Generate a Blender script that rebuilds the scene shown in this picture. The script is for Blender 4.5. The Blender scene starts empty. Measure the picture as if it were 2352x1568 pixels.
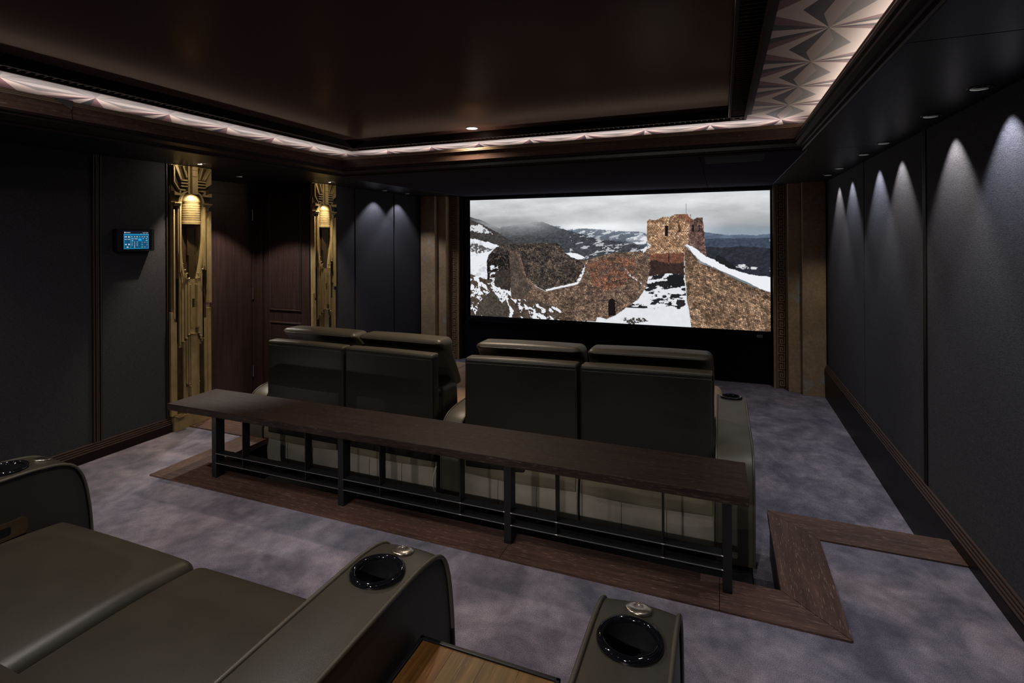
import bpy, bmesh, math, random
import numpy as np
from mathutils import Vector, Matrix
random.seed(4)
S = bpy.context.scene
COL = S.collection
PI = math.pi

# ------------------------------------------------------------------ camera
cam_d = bpy.data.cameras.new('camera'); cam = bpy.data.objects.new('camera', cam_d); COL.objects.link(cam)
cam_d.sensor_width = 36.0; cam_d.sensor_fit = 'HORIZONTAL'
cam_d.lens = 1210.3 / 2352 * 36.0
cam_d.shift_y = -(784 - 545.23) / 2352
cam_d.clip_start = 0.02; cam_d.clip_end = 60
yaw, roll = math.radians(21.6225), math.radians(-0.306)
fw = Vector((-math.sin(yaw), math.cos(yaw), 0)); rt = Vector((math.cos(yaw), math.sin(yaw), 0)); up = Vector((0, 0, 1))
r2 = rt * math.cos(roll) + up * math.sin(roll); u2 = -rt * math.sin(roll) + up * math.cos(roll)
cam.matrix_world = Matrix(((r2.x, u2.x, -fw.x, 0), (r2.y, u2.y, -fw.y, 0), (r2.z, u2.z, -fw.z, 1.45), (0, 0, 0, 1)))
S.camera = cam

# ------------------------------------------------------------------ world, exposure
W = bpy.data.worlds.new('world'); S.world = W; W.use_nodes = True
W.node_tree.nodes['Background'].inputs[0].default_value = (0.5, 0.5, 0.55, 1)
W.node_tree.nodes['Background'].inputs[1].default_value = 0.0
S.view_settings.view_transform = 'Standard'; S.view_settings.look = 'None'
S.view_settings.exposure = 0.0; S.view_settings.gamma = 1.0; S.view_settings.use_curve_mapping = False
try:
    S.cycles.use_denoising = True
    S.cycles.max_bounces = 8; S.cycles.diffuse_bounces = 5; S.cycles.glossy_bounces = 4
    S.cycles.sample_clamp_indirect = 3.0
    S.cycles.caustics_reflective = False; S.cycles.caustics_refractive = False
except Exception: pass

# room constants (metres); z = 0 is the rear platform
XL, XR, F, ZS, YF, YB = -3.87, 1.026, -0.235, 2.02, 6.65, -1.7
WARM = (1.0, 0.80, 0.60); NEUT = (1.0, 0.94, 0.87); COOL = (0.88, 0.91, 1.0)

# ------------------------------------------------------------------ lights
def spot(loc, target, e, half, blend, col, rad=0.012):
    d = bpy.data.lights.new('spot', 'SPOT'); d.energy = e; d.spot_size = math.radians(2 * half); d.spot_blend = blend
    d.color = col; d.shadow_soft_size = rad
    o = bpy.data.objects.new('spot', d); COL.objects.link(o); o.location = loc
    v = Vector(target) - Vector(loc); o.rotation_euler = v.to_track_quat('-Z', 'Y').to_euler()
    return o
def area(loc, rot, sx, sy, e, col):
    d = bpy.data.lights.new('area', 'AREA'); d.shape = 'RECTANGLE'; d.size = sx; d.size_y = sy; d.energy = e; d.color = col
    o = bpy.data.objects.new('area', d); COL.objects.link(o); o.location = loc; o.rotation_euler = rot
    return o
WASH_R = [(0.935, y) for y in (0.55, 1.06, 2.56, 3.07, 3.855, 4.34, 5.15, 5.67)]
WASH_L = [(-3.725, y) for y in (5.27, 5.76)]
REAR_L = [(-3.70, y) for y in (0.45, 0.98)]
WASH_E = {2.56: 21, 3.07: 20, 3.855: 17, 4.34: 18, 5.15: 15, 5.67: 15}
for x, y in WASH_R:
    spot((x, y, ZS - 0.008), (x, y, 0), WASH_E.get(y, 12.0) * 1.15, 40, 0.55, NEUT if int(y * 100) in (307, 434 - 48, 567, 385) else COOL, 0.006)
for x, y in WASH_L:
    spot((x, y, ZS - 0.008), (x, y, 0), 20, 50, 0.45, COOL, 0.006)
for x, y in REAR_L:
    spot((x, y, ZS - 0.008), (x, y, 0), 20.0, 48, 0.6, WARM, 0.01)
GOLD = [(-3.665, 2.84), (-3.67, 4.27)]
for x, y in GOLD:
    spot((x, y, ZS - 0.008), (x - 0.05, y + 0.03, 0), 62.0, 34, 0.6, (1.0, 0.86, 0.62), 0.01)
REAR_FILL = [(-2.5, -1.35), (-1.5, -1.35), (-0.5, -1.35)]
for x, y in REAR_FILL: spot((x, y, ZS - 0.01), (x, 2.2, 0.0), 135 if x < -1 else 180, 13.5, 0.6, NEUT, 0.03)  # added fill spots, out of view, to brighten the front sofa bases
for x, y in GOLD: spot((x + 0.06, y, ZS - 0.006), (x - 0.2, y, 1.8), 2.2, 84, 0.9, (1.0, 0.84, 0.58), 0.01)  # added wide fill spot per panel to brighten the relief head
VEST = (-4.07, 3.53)
spot((VEST[0], VEST[1], ZS - 0.008), (VEST[0], VEST[1], 0), 80, 50, 0.25, NEUT, 0.02)
DOWN = [(-1.79, 3.687), (-1.45, 1.30), (-2.35, 0.98), (-0.03, 1.92), (-1.2, -0.3), (-2.4, -0.3), (0.0, -0.3)]
DOWN_E = [120.0, 62.0, 42.0, 20.0, 4.0, 4.0, 4.0]
for (x, y), e in zip(DOWN, DOWN_E):
    spot((x, y, 2.290), (x, y, 0), e, 89 if y < 3 else 70, 1.0, WARM if y > 3 else NEUT, 0.03)
# LED tape in the cove, shining up at the printed ceiling border
area((0.60, 1.4, 2.135), (PI, 0, 0), 0.03, 5.0, 7, (1.0, 0.88, 0.78))
area((-3.30, 1.4, 2.135), (PI, 0, 0), 0.03, 5.4, 8, (1.0, 0.88, 0.83))
area((-1.30, 4.06, 2.135), (PI, 0, 0), 3.6, 0.03, 6.5, (1.0, 0.88, 0.83))
area((-1.30, -1.1, 2.135), (PI, 0, 0), 3.6, 0.03, 5, (1.0, 0.88, 0.83))
# low step light on the left wall, beside the rear seats
spot((-3.82, 1.38, 0.16), (-1.5, 2.7, 0.1), 2.6, 62, 0.5, (1.0, 0.93, 0.80), 0.012)
spot((0.98, 1.38, 0.16), (-1.2, 2.7, 0.1), 4, 62, 0.5, (1.0, 0.93, 0.80), 0.012)

# ------------------------------------------------------------------ materials
def new_mat(name):
    m = bpy.data.materials.new(name); m.use_nodes = True
    return m, m.node_tree, m.node_tree.nodes['Principled BSDF']
def setp(b, **k):
    names = {'rough': 'Roughness', 'metal': 'Metallic', 'spec': 'Specular IOR Level', 'coat': 'Coat Weight', 'coatr': 'Coat Roughness', 'sheen': 'Sheen Weight', 'ior': 'IOR'}
    for a, v in k.items(): b.inputs[names[a]].default_value = v
def plain(name, col, rough=0.5, metal=0.0, spec=0.5, **k):
    m, nt, b = new_mat(name); b.inputs['Base Color'].default_value = (*col, 1); setp(b, rough=rough, metal=metal, spec=spec, **k)
    return m
def emis(name, col, e):
    m = bpy.data.materials.new(name); m.use_nodes = True; nt = m.node_tree; nt.nodes.clear()
    o = nt.nodes.new('ShaderNodeOutputMaterial'); s = nt.nodes.new('ShaderNodeEmission'); s.inputs[0].default_value = (*col, 1); s.inputs[1].default_value = e
    nt.links.new(s.outputs[0], o.inputs[0]); return m
def coords(nt, scale, rot=(0, 0, 0)):
    tc = nt.nodes.new('ShaderNodeTexCoord'); mp = nt.nodes.new('ShaderNodeMapping')
    mp.inputs['Scale'].default_value = scale; mp.inputs['Rotation'].default_value = rot
    nt.links.new(tc.outputs['Object'], mp.inputs[0]); return mp.outputs[0]
def noise(nt, vec, scale, detail=4, rough=0.5, dist=0.0):
    n = nt.nodes.new('ShaderNodeTexNoise'); n.inputs['Scale'].default_value = scale; n.inputs['Detail'].default_value = detail
    n.inputs['Roughness'].default_value = rough; n.inputs['Distortion'].default_value = dist
    nt.links.new(vec, n.inputs['Vector']); return n.outputs['Fac']
def ramp(nt, fac, stops):
    r = nt.nodes.new('ShaderNodeValToRGB'); nt.links.new(fac, r.inputs[0])
    while len(r.color_ramp.elements) < len(stops): r.color_ramp.elements.new(0.5)
    for e, (p, c) in zip(r.color_ramp.elements, stops): e.position = p; e.color = (*c, 1)
    return r.outputs[0]
def mix(nt, a, b, fac, mode='MIX'):
    m = nt.nodes.new('ShaderNodeMix'); m.data_type = 'RGBA'; m.blend_type = mode
    if isinstance(fac, float): m.inputs[0].default_value = fac
    else: nt.links.new(fac, m.inputs[0])
    for s, i in ((a, 6), (b, 7)):
        if isinstance(s, tuple): m.inputs[i].default_value = (*s, 1)
        else: nt.links.new(s, m.inputs[i])
    return m.outputs[2]
def bump(nt, b, h, strength, dist=0.002):
    n = nt.nodes.new('ShaderNodeBump'); n.inputs['Strength'].default_value = strength; n.inputs['Distance'].default_value = dist
    nt.links.new(h, n.inputs['Height']); nt.links.new(n.outputs[0], b.inputs['Normal'])

def wood(name, axis, dark, light, fleck, rough=0.42, spec=0.5, fl=0.62):
    m, nt, b = new_mat(name); sc = [60, 60, 60]; sc[axis] = 2.2
    v = coords(nt, tuple(sc)); n1 = noise(nt, v, 1.0, 5, 0.6)
    sc2 = [330, 330, 330]; sc2[axis] = 22
    v2 = coords(nt, tuple(sc2)); n2 = noise(nt, v2, 1.0, 2, 0.5)
    c = ramp(nt, n1, [(0.3, dark), (0.7, light)])
    f = ramp(nt, n2, [(fl, (0, 0, 0)), (fl + 0.12, (1, 1, 1))])
    b.inputs['Base Color'].default_value = (*dark, 1)
    nt.links.new(mix(nt, c, fleck, f), b.inputs['Base Color']); setp(b, rough=rough, spec=spec)
    bump(nt, b, n2, 0.25, 0.0008); return m
WD, WLt, WFl = (0.044, 0.023, 0.018), (0.100, 0.052, 0.040), (0.30, 0.21, 0.17)
WEN = [wood('wenge_%s' % a, i, WD, WLt, WFl) for i, a in enumerate('xyz')]
TOPW = wood('table_wenge', 0, (0.011, 0.0065, 0.0052), (0.026, 0.015, 0.012), (0.075, 0.052, 0.040), 0.6, 0.2, 0.60)
DOORW = wood('door_wenge', 2, (0.020, 0.010, 0.009), (0.046, 0.024, 0.019), (0.10, 0.065, 0.05), 0.45, 0.4, 0.64)
FASC = [wood('fascia_wenge_%s' % a, i, (0.10, 0.056, 0.044), (0.24, 0.135, 0.105), (0.50, 0.38, 0.32), 0.42, 0.5, 0.62) for i, a in enumerate('xyz')]
TRIMD = plain('dark_trim_lacquer', (0.014, 0.009, 0.0085), 0.42, 0, 0.12)
TRIMB = plain('brown_trim_edge', (0.055, 0.034, 0.027), 0.38, 0, 0.5)
def fabric(name, c1, c2, axis):
    m, nt, b = new_mat(name)
    sc = [900, 900, 900]; sc[axis] = 55
    n = noise(nt, coords(nt, tuple(sc)), 1.0, 3, 0.6)
    n2 = noise(nt, coords(nt, (260, 260, 260)), 1.0, 2, 0.5)
    mm = nt.nodes.new('ShaderNodeMath'); mm.operation = 'MULTIPLY'; nt.links.new(n, mm.inputs[0]); nt.links.new(n2, mm.inputs[1])
    nt.links.new(ramp(nt, mm.outputs[0], [(0.10, c1), (0.42, c2)]), b.inputs['Base Color'])
    setp(b, rough=0.85, spec=0.2); bump(nt, b, n, 0.9, 0.003); return m
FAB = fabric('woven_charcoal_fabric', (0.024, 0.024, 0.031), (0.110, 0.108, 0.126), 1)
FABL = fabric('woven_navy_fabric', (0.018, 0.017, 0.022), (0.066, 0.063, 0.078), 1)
def carpet():
    m, nt, b = new_mat('brushed_carpet')
    tc = coords(nt, (1, 1, 1))
    a = noise(nt, tc, 3.4, 6, 0.60, 0.8); a2 = noise(nt, coords(nt, (1.15, 0.9, 1), (0, 0, 0.7)), 6.0, 4, 0.6, 0.3); g = noise(nt, tc, 330, 2, 0.65); a3 = noise(nt, tc, 15, 4, 0.6)
    hue = noise(nt, tc, 1.7, 3, 0.5)
    c = ramp(nt, a, [(0.37, (0.115, 0.110, 0.143)), (0.62, (0.238, 0.219, 0.262))])
    c = mix(nt, c, ramp(nt, a2, [(0.38, (0.76, 0.76, 0.80)), (0.62, (1.12, 1.10, 1.09))]), 1.0, 'MULTIPLY')
    c = mix(nt, c, ramp(nt, hue, [(0.42, (1.02, 1.01, 1.07)), (0.6, (1.11, 1.04, 1.05))]), 1.0, 'MULTIPLY')
    c = mix(nt, c, ramp(nt, g, [(0.32, (0.42, 0.42, 0.42)), (0.68, (1.5, 1.5, 1.5))]), 1.0, 'MULTIPLY')
    c = mix(nt, c, ramp(nt, a3, [(0.36, (0.84, 0.84, 0.86)), (0.64, (1.15, 1.14, 1.13))]), 1.0, 'MULTIPLY')
    nt.links.new(c, b.inputs['Base Color']); setp(b, rough=0.95, spec=0.1, sheen=0.15); bump(nt, b, g, 0.7, 0.004); return m
CARPET = carpet()
def leather(name, c, rough=0.40):
    m, nt, b = new_mat(name); n = noise(nt, coords(nt, (1, 1, 1)), 520, 3, 0.6); n3 = noise(nt, coords(nt, (1, 1, 1)), 9, 3, 0.5)
    k = tuple(x * 1.22 for x in c)
    nt.links.new(ramp(nt, n3, [(0.35, c), (0.68, k)]), b.inputs['Base Color']); setp(b, rough=rough, spec=0.45); bump(nt, b, n, 0.28, 0.0012); return m
LEA = leather('olive_leather', (0.029, 0.024, 0.0165)); LEA2 = leather('olive_leather_top_lit', (0.060, 0.052, 0.038), 0.42)
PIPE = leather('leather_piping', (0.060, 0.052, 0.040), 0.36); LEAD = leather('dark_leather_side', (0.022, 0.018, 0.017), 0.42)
BLK = plain('matte_black', (0.004, 0.004, 0.005), 0.8, 0, 0.2); VELV = plain('black_velvet', (0.006, 0.006, 0.010), 0.95, 0, 0.1)
STEEL = plain('blackened_steel', (0.008, 0.008, 0.009), 0.4, 0.0, 0.3)
WELD = plain('bright_weld', (0.30, 0.30, 0.30), 0.3, 0.9)
def brushed(name, col, rough):
    m, nt, b = new_mat(name); n = noise(nt, coords(nt, (40, 900, 40)), 1, 2); b.inputs['Base Color'].default_value = (*col, 1)
    setp(b, rough=rough, metal=1.0); bump(nt, b, n, 0.06, 0.0005)
    return m
NICK = brushed('brushed_nickel', (0.62, 0.56, 0.48), 0.26); BRONZ = brushed('bronze_plate', (0.26, 0.20, 0.13), 0.34)
GLB = plain('gloss_black_plastic', (0.004, 0.004, 0.006), 0.06, 0, 0.6)
HINGE = plain('satin_hinge', (0.35, 0.34, 0.33), 0.35, 1.0)
def gold(name, c1, c2, rough, metal):
    m, nt, b = new_mat(name); n = noise(nt, coords(nt, (1, 1, 0.5)), 22, 5, 0.65); n2 = noise(nt, coords(nt, (1, 1, 1)), 160, 3, 0.6)
    nt.links.new(ramp(nt, n, [(0.34, c1), (0.66, c2)]), b.inputs['Base Color']); setp(b, rough=rough, metal=metal); bump(nt, b, n2, 0.2, 0.001); return m
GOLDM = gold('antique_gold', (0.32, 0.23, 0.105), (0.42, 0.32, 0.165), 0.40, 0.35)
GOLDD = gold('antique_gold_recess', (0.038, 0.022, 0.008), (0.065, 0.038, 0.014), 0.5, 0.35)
def patina():
    m, nt, b = new_mat('bronze_plaster'); n = noise(nt, coords(nt, (1, 1, 0.6)), 6, 6, 0.65, 0.4); n2 = noise(nt, coords(nt, (1, 1, 1)), 38, 4, 0.7)
    c = ramp(nt, n, [(0.34, (0.40, 0.39, 0.35)), (0.44, (0.42, 0.29, 0.17)), (0.66, (0.52, 0.37, 0.23))])
    c = mix(nt, c, ramp(nt, n2, [(0.3, (0.8, 0.8, 0.8)), (0.7, (1.15, 1.12, 1.1))]), 1.0, 'MULTIPLY')
    nt.links.new(c, b.inputs['Base Color']); setp(b, rough=0.55, metal=0.25); return m
PAT = patina(); PATG = gold('bronze_key', (0.36, 0.235, 0.13), (0.46, 0.31, 0.18), 0.45, 0.4); PATD = plain('bronze_key_ground', (0.12, 0.075, 0.045), 0.6, 0.2)
WALNUT = wood('oiled_walnut', 1, (0.13, 0.060, 0.016), (0.36, 0.20, 0.075), (0.42, 0.25, 0.10), 0.38, 0.5, 0.60)
def gloss_ceiling(name, c, r, sp=0.5):
    m, nt, b = new_mat(name); n = noise(nt, coords(nt, (700, 40, 700)), 1, 2); b.inputs['Base Color'].default_value = (*c, 1); setp(b, rough=r, spec=sp); bump(nt, b, n, 0.05, 0.0006); return m
SOFF = gloss_ceiling('satin_soffit', (0.016, 0.0150, 0.0190), 0.38, 0.35); 
def const_gloss(name, c, g_, k, r):
    m = bpy.data.materials.new(name); m.use_nodes = True; nt = m.node_tree; nt.nodes.clear(); o = nt.nodes.new('ShaderNodeOutputMaterial')
    a = nt.nodes.new('ShaderNodeBsdfDiffuse'); a.inputs[0].default_value = (*c, 1); b = nt.nodes.new('ShaderNodeBsdfGlossy'); b.inputs['Color'].default_value = (*g_, 1); b.inputs['Roughness'].default_value = r
    x = nt.nodes.new('ShaderNodeMixShader'); x.inputs[0].default_value = k; nt.links.new(a.outputs[0], x.inputs[1]); nt.links.new(b.outputs[0], x.inputs[2]); nt.links.new(x.outputs[0], o.inputs[0]); return m
CEILC = const_gloss('satin_brown_ceiling', (0.105, 0.072, 0.064), (1.0, 0.80, 0.60), 0.024, 0.22)
SOFM = plain('matte_soffit_cloth', (0.055, 0.052, 0.070), 1.0, 0, 0.0)
VENTM = plain('bronze_vent', (0.050, 0.034, 0.027), 0.75, 0.0, 0.05); VENTD = plain('vent_void', (0.002, 0.002, 0.002), 0.9)
PR_LIGHT = plain('print_cream', (0.50, 0.42, 0.39), 0.6, 0, 0.25); PR_PINK = plain('print_mauve', (0.20, 0.115, 0.125), 0.6, 0, 0.25)
PR_DARK = plain('print_charcoal', (0.072, 0.066, 0.075), 0.6, 0, 0.25); PR_GREY = plain('print_grey', (0.20, 0.185, 0.18), 0.6, 0, 0.25); PR_MID = plain('print_rose_grey', (0.31, 0.245, 0.235), 0.6, 0, 0.25)
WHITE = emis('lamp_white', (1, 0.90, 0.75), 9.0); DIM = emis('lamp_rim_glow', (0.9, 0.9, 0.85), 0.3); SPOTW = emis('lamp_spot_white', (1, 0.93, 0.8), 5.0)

# ------------------------------------------------------------------ mesh helpers
class MB:
    def __init__(s): s.v = []; s.f = []; s.mi = []; s.sm = []
    def add(s, vs, fs, mi=0, sm=False):
        o = len(s.v); s.v += [tuple(p) for p in vs]
        for f in fs: s.f.append(tuple(o + i for i in f)); s.mi.append(mi); s.sm.append(sm)
        return s
    def box(s, x0, x1, y0, y1, z0, z1, mi=0):
        vs = [(x, y, z) for z in (z0, z1) for y in (y0, y1) for x in (x0, x1)]
        return s.add(vs, [(0, 2, 3, 1), (4, 5, 7, 6), (0, 1, 5, 4), (2, 6, 7, 3), (0, 4, 6, 2), (1, 3, 7, 5)], mi)
    def prism(s, poly, axis, a, b, mi=0, sm=False, caps=True):
        # poly: list of 2-D points in the plane perpendicular to axis; a, b along axis
        n = len(poly)
        def P(p, t): return {0: (t, p[0], p[1]), 1: (p[0], t, p[1]), 2: (p[0], p[1], t)}[axis]
        vs = [P(p, a) for p in poly] + [P(p, b) for p in poly]
        s.add(vs, [(i, (i + 1) % n, n + (i + 1) % n, n + i) for i in range(n)], mi, sm)
        if caps: s.add(vs, [tuple(range(n - 1, -1, -1)), tuple(range(n, 2 * n))], mi)
        return s
    def tube(s, pts, r, n=8, mi=0, closed=False):
        P = [Vector(p) for p in pts]; m = len(P); rings = []; prev = None
        for i in range(m):
            a = P[(i - 1) % m] if (closed or i) else P[0]; b = P[(i + 1) % m] if (closed or i < m - 1) else P[-1]
            t = (b - a).normalized()
            if prev is None:
                prev = t.orthogonal().normalized()
            prev = (prev - t * prev.dot(t)).normalized(); q = t.cross(prev)
            rr = r[i] if isinstance(r, (list, tuple)) else r
            rings.append([P[i] + prev * math.cos(2 * PI * k / n) * rr + q * math.sin(2 * PI * k / n) * rr for k in range(n)])
        vs = [p for R_ in rings for p in R_]; fs = []
        for i in range(m if closed else m - 1):
            for k in range(n):
                j = (i + 1) % m; fs.append((i * n + k, i * n + (k + 1) % n, j * n + (k + 1) % n, j * n + k))
        s.add(vs, fs, mi, True)
        if not closed: s.add(rings[0] + rings[-1], [tuple(range(n - 1, -1, -1)), tuple(range(n, 2 * n))], mi)
        return s
    def lathe(s, prof, c, n=32, mi=0, sm=True, tilt=None):
        vs = []; 
        for r, z in prof:
            for k in range(n):
                p = Vector((r * math.cos(2 * PI * k / n), r * math.sin(2 * PI * k / n), z))
                if tilt is not None: p = tilt @ p
                vs.append((c[0] + p.x, c[1] + p.y, c[2] + p.z))
        fs = [(i * n + k, i * n + (k + 1) % n, (i + 1) * n + (k + 1) % n, (i + 1) * n + k) for i in range(len(prof) - 1) for k in range(n)]
        return s.add(vs, fs, mi, sm)
    def rbox(s, lo, hi, r, warp=None, bulge=(0, 0, 0, 0, 0, 0), seg=5, mid=9, mi=0):
        # rounded box; bulge = outward swell of -x,+x,-y,+y,-z,+z faces
        lo = Vector(lo); hi = Vector(hi); rr = [min(r, (hi[i] - lo[i]) * 0.499) for i in range(3)]; L = []
        for i in range(3):
            a = [lo[i] + rr[i] * (1 - math.cos(PI / 2 * k / seg)) for k in range(seg)] ; c = [lo[i] + rr[i] + (hi[i] - lo[i] - 2 * rr[i]) * k / mid for k in range(mid + 1)]
            L.append([lo[i] + rr[i] * k / seg for k in range(seg)] + c + [hi[i] - rr[i] * (seg - 1 - k) / seg for k in range(seg)])
        idx = {}; vs = []; fs = []
        def vert(i, j, k):
            key = (i, j, k)
            if key in idx: return idx[key]
            p = Vector((L[0][i], L[1][j], L[2][k])); q = Vector([min(max(p[a], lo[a] + rr[a]), hi[a] - rr[a]) for a in range(3)])
            d = Vector([(p[a] - q[a]) / rr[a] if rr[a] > 0 else 0 for a in range(3)])
            if d.length > 0:
                # map cube-corner coordinates evenly by angle
                e = Vector([math.tan(c_ * PI / 4) for c_ in d]); mx = max(abs(c_) for c_ in e)
                e = e.normalized() if mx > 0 else e
                p = q + Vector([e[a] * rr[a] for a in range(3)])
            t = [(p[a] - (lo[a] + hi[a]) / 2) / ((hi[a] - lo[a]) / 2) for a in range(3)]
            for a in range(3):
                o1, o2 = [b_ for b_ in range(3) if b_ != a]
                w = max(0, 1 - t[o1] ** 2) ** 0.8 * max(0, 1 - t[o2] ** 2) ** 0.8
                if t[a] > 0: p[a] += bulge[2 * a + 1] * w * t[a]
                else: p[a] -= bulge[2 * a] * w * (-t[a])
            if warp: p = Vector(warp(p.x, p.y, p.z))
            idx[key] = len(vs); vs.append(p); return idx[key]
        N = [len(l) for l in L]
        for a in range(3):
            o1, o2 = [(1, 2), (2, 0), (0, 1)][a]
            for side in (0, N[a] - 1):
                for i in range(N[o1] - 1):
                    for j in range(N[o2] - 1):
                        q = []
                        for di, dj in ((0, 0), (1, 0), (1, 1), (0, 1)):
                            c = [0, 0, 0]; c[a] = side; c[o1] = i + di; c[o2] = j + dj; q.append(vert(*c))
                        if side == 0: q.reverse()
                        fs.append(tuple(q))
        return s.add(vs, fs, mi, True)
    def build(s, name, mats, parent=None, bevel=0, kind=None, label=None, cat=None, group=None):
        me = bpy.data.meshes.new(name); me.from_pydata(s.v, [], s.f)
        for m in (mats if isinstance(mats, (list, tuple)) else [mats]): me.materials.append(m)
        me.polygons.foreach_set('material_index', s.mi); me.polygons.foreach_set('use_smooth', s.sm); me.update()
        o = bpy.data.objects.new(name, me); COL.objects.link(o)
        if parent is not None:
            o.parent = parent
            if parent.type == 'EMPTY' or parent.location.length: o.matrix_parent_inverse = PINV.get(parent.name, Matrix.Translation(-parent.location))
        if bevel:
            b = o.modifiers.new('bevel', 'BEVEL'); b.width = bevel; b.segments = 2; b.limit_method = 'ANGLE'; b.angle_limit = 0.6
        tag(o, label, cat, group, kind); return o
PINV = {}
def tag(o, label=None, cat=None, group=None, kind=None):
    if label: o['label'] = label
    if cat: o['category'] = cat
    if group: o['group'] = group
    if kind: o['kind'] = kind
    return o
def thing(name, label, cat, loc=(0, 0, 0), group=None):
    o = bpy.data.objects.new(name, None); o.empty_display_size = 0.1; COL.objects.link(o); o.location = loc
    return tag(o, label, cat, group)
def struct(name):
    o = bpy.data.objects.new(name, None); o.empty_display_size = 0.1; COL.objects.link(o); o['kind'] = 'structure'; return o
def dup(root, dloc, label=None, group=None):
    r = root.copy(); COL.objects.link(r); r.location = root.location + Vector(dloc)
    if label: r['label'] = label
    if group: r['group'] = group
    for ch in list(root.children):
        c = ch.copy(); COL.objects.link(c); c.parent = r; c.matrix_parent_inverse = ch.matrix_parent_inverse
        for g in list(ch.children):
            d = g.copy(); COL.objects.link(d); d.parent = c; d.matrix_parent_inverse = g.matrix_parent_inverse
    return r
def catmull(pts, n=6):
    P = [Vector(p) for p in pts]; out = []
    for i in range(len(P) - 1):
        p0 = P[max(i - 1, 0)]; p1 = P[i]; p2 = P[i + 1]; p3 = P[min(i + 2, len(P) - 1)]
        for k in range(n):
            t = k / n
            out.append(0.5 * ((2 * p1) + (-p0 + p2) * t + (2 * p0 - 5 * p1 + 4 * p2 - p3) * t * t + (-p0 + 3 * p1 - 3 * p2 + p3) * t ** 3))
    out.append(P[-1]); return out

# ------------------------------------------------------------------ floor and platform
MB().box(XL - 0.9, XR + 0.1, 2.0, YF + 0.1, F - 0.1, F).build('floor', CARPET, kind='structure')
pf = MB()
pf.box(XL, XR, YB, 2.19, F, 0.0)
pf.box(XL, -3.265, 2.19, 2.87, F, 0.0); pf.box(0.425, XR, 2.19, 2.87, F, 0.0)
PLAT = pf.build('floor_platform', CARPET, kind='structure')
sk = MB(); sk.box(-3.265, 0.425, 2.19, 2.385, F, -0.03); sk.box(-3.265, -3.065, 2.385, 3.065, F, -0.03); sk.box(0.23, 0.425, 2.385, 3.065, F, -0.03)
sk.box(XL, -3.265, 2.87, 3.065, F, -0.03); sk.box(0.425, XR, 2.87, 3.065, F, -0.03)
sk.build('riser', TRIMD, PLAT)
MB().box(-3.05, 0.140, 2.388, 3.05, F, F + 0.006).build('recess_shade_sheet', BLK, PLAT)  # black sheet laid in for the shade on the recess carpet
def board(poly, mat):
    MB().prism(poly, 2, -0.03, 0.008).build('nosing_board', mat, PLAT, bevel=0.0015)
g = 0.0012
board([(-3.27, 2.185), (-0.935 - g, 2.185), (-0.935 - g, 2.395), (-3.055 - 0.0, 2.395)], WEN[0])
board([(-0.935 + g, 2.185), (-0.012 - g, 2.185), (-0.012 - g, 2.395), (-0.935 + g, 2.395)], WEN[0])
board([(-0.012 + g, 2.185), (0.43 - g, 2.185), (0.22 - g, 2.395), (-0.012 + g, 2.395)], WEN[0])
board([(0.43 + g, 2.187), (0.43, 2.865), (0.22, 3.075), (0.22, 2.397 + g)], WEN[1])
board([(0.43 + g, 2.865), (XR, 2.865), (XR, 3.075), (0.22 + 2 * g, 3.075)], WEN[0])
board([(-3.27, 2.187 + g), (-3.055, 2.397 + g), (-3.055, 3.075), (-3.27, 2.865)], WEN[1])
board([(XL, 2.865), (-3.27 - g, 2.865), (-3.055 - 2 * g, 3.075), (XL, 3.075)], WEN[0])

# ------------------------------------------------------------------ walls
wr = MB().box(XR + 0.012, XR + 0.15, YB, YF, F, 2.4).build('wall_right', TRIMD, kind='structure')
for y0, y1 in ((YB, 0.84), (0.86, 2.14), (2.16, 3.445), (3.502, 4.765), (4.785, 6.31)):
    MB().box(XR, XR + 0.012, y0, y1, 0.10, ZS).build('fabric_panel', FAB, wr, bevel=0.004)
for y in (3.456, 3.473, 3.490):
    MB().box(XR - 0.004, XR + 0.012, y - 0.006, y + 0.006, 0.10, ZS).build('moulding_strip', TRIMD, wr, bevel=0.002)
BP = [(0.012, 0), (-0.034, 0), (-0.034, 0.272), (-0.030, 0.275), (-0.030, 0.283), (-0.024, 0.286), (-0.024, 0.296), (-0.018, 0.299), (-0.018, 0.309), (-0.012, 0.312), (-0.012, 0.322), (-0.006, 0.325), (-0.006, 0.337), (0.012, 0.340)]
def baseboard(name, xw, sgn, y0, y1):
    # profile with a wide band and stepped lips: x offset from the wall (into the room), z from F
    lower = [(0, 0), (sgn * 0.022, 0), (sgn * 0.022, 0.228), (0, 0.228)]
    b = MB().prism([(xw + p[0], F + p[1]) for p in lower], 1, y0, y1).build(name, TRIMD, kind='structure')
    upper = [(0, 0.236), (0.030, 0.236), (0.030, 0.290), (0.026, 0.290), (0.026, 0.294), (0, 0.294)]
    MB().prism([(xw + sgn * p[0], F + p[1]) for p in upper], 1, y0, y1).build('band', TRIMD, b)
    for k, (dx, z) in enumerate(((0.030, 0.293), (0.024, 0.306), (0.018, 0.319), (0.011, 0.332))):
        MB().prism([(xw, F + z), (xw + sgn * dx, F + z), (xw + sgn * dx, F + z + 0.0085), (xw, F + z + 0.0085)], 1, y0, y1).build('lip_strip', TRIMB, b, bevel=0.001)
    return b
baseboard('baseboard_right', XR, -1, YB, 6.31)
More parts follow.
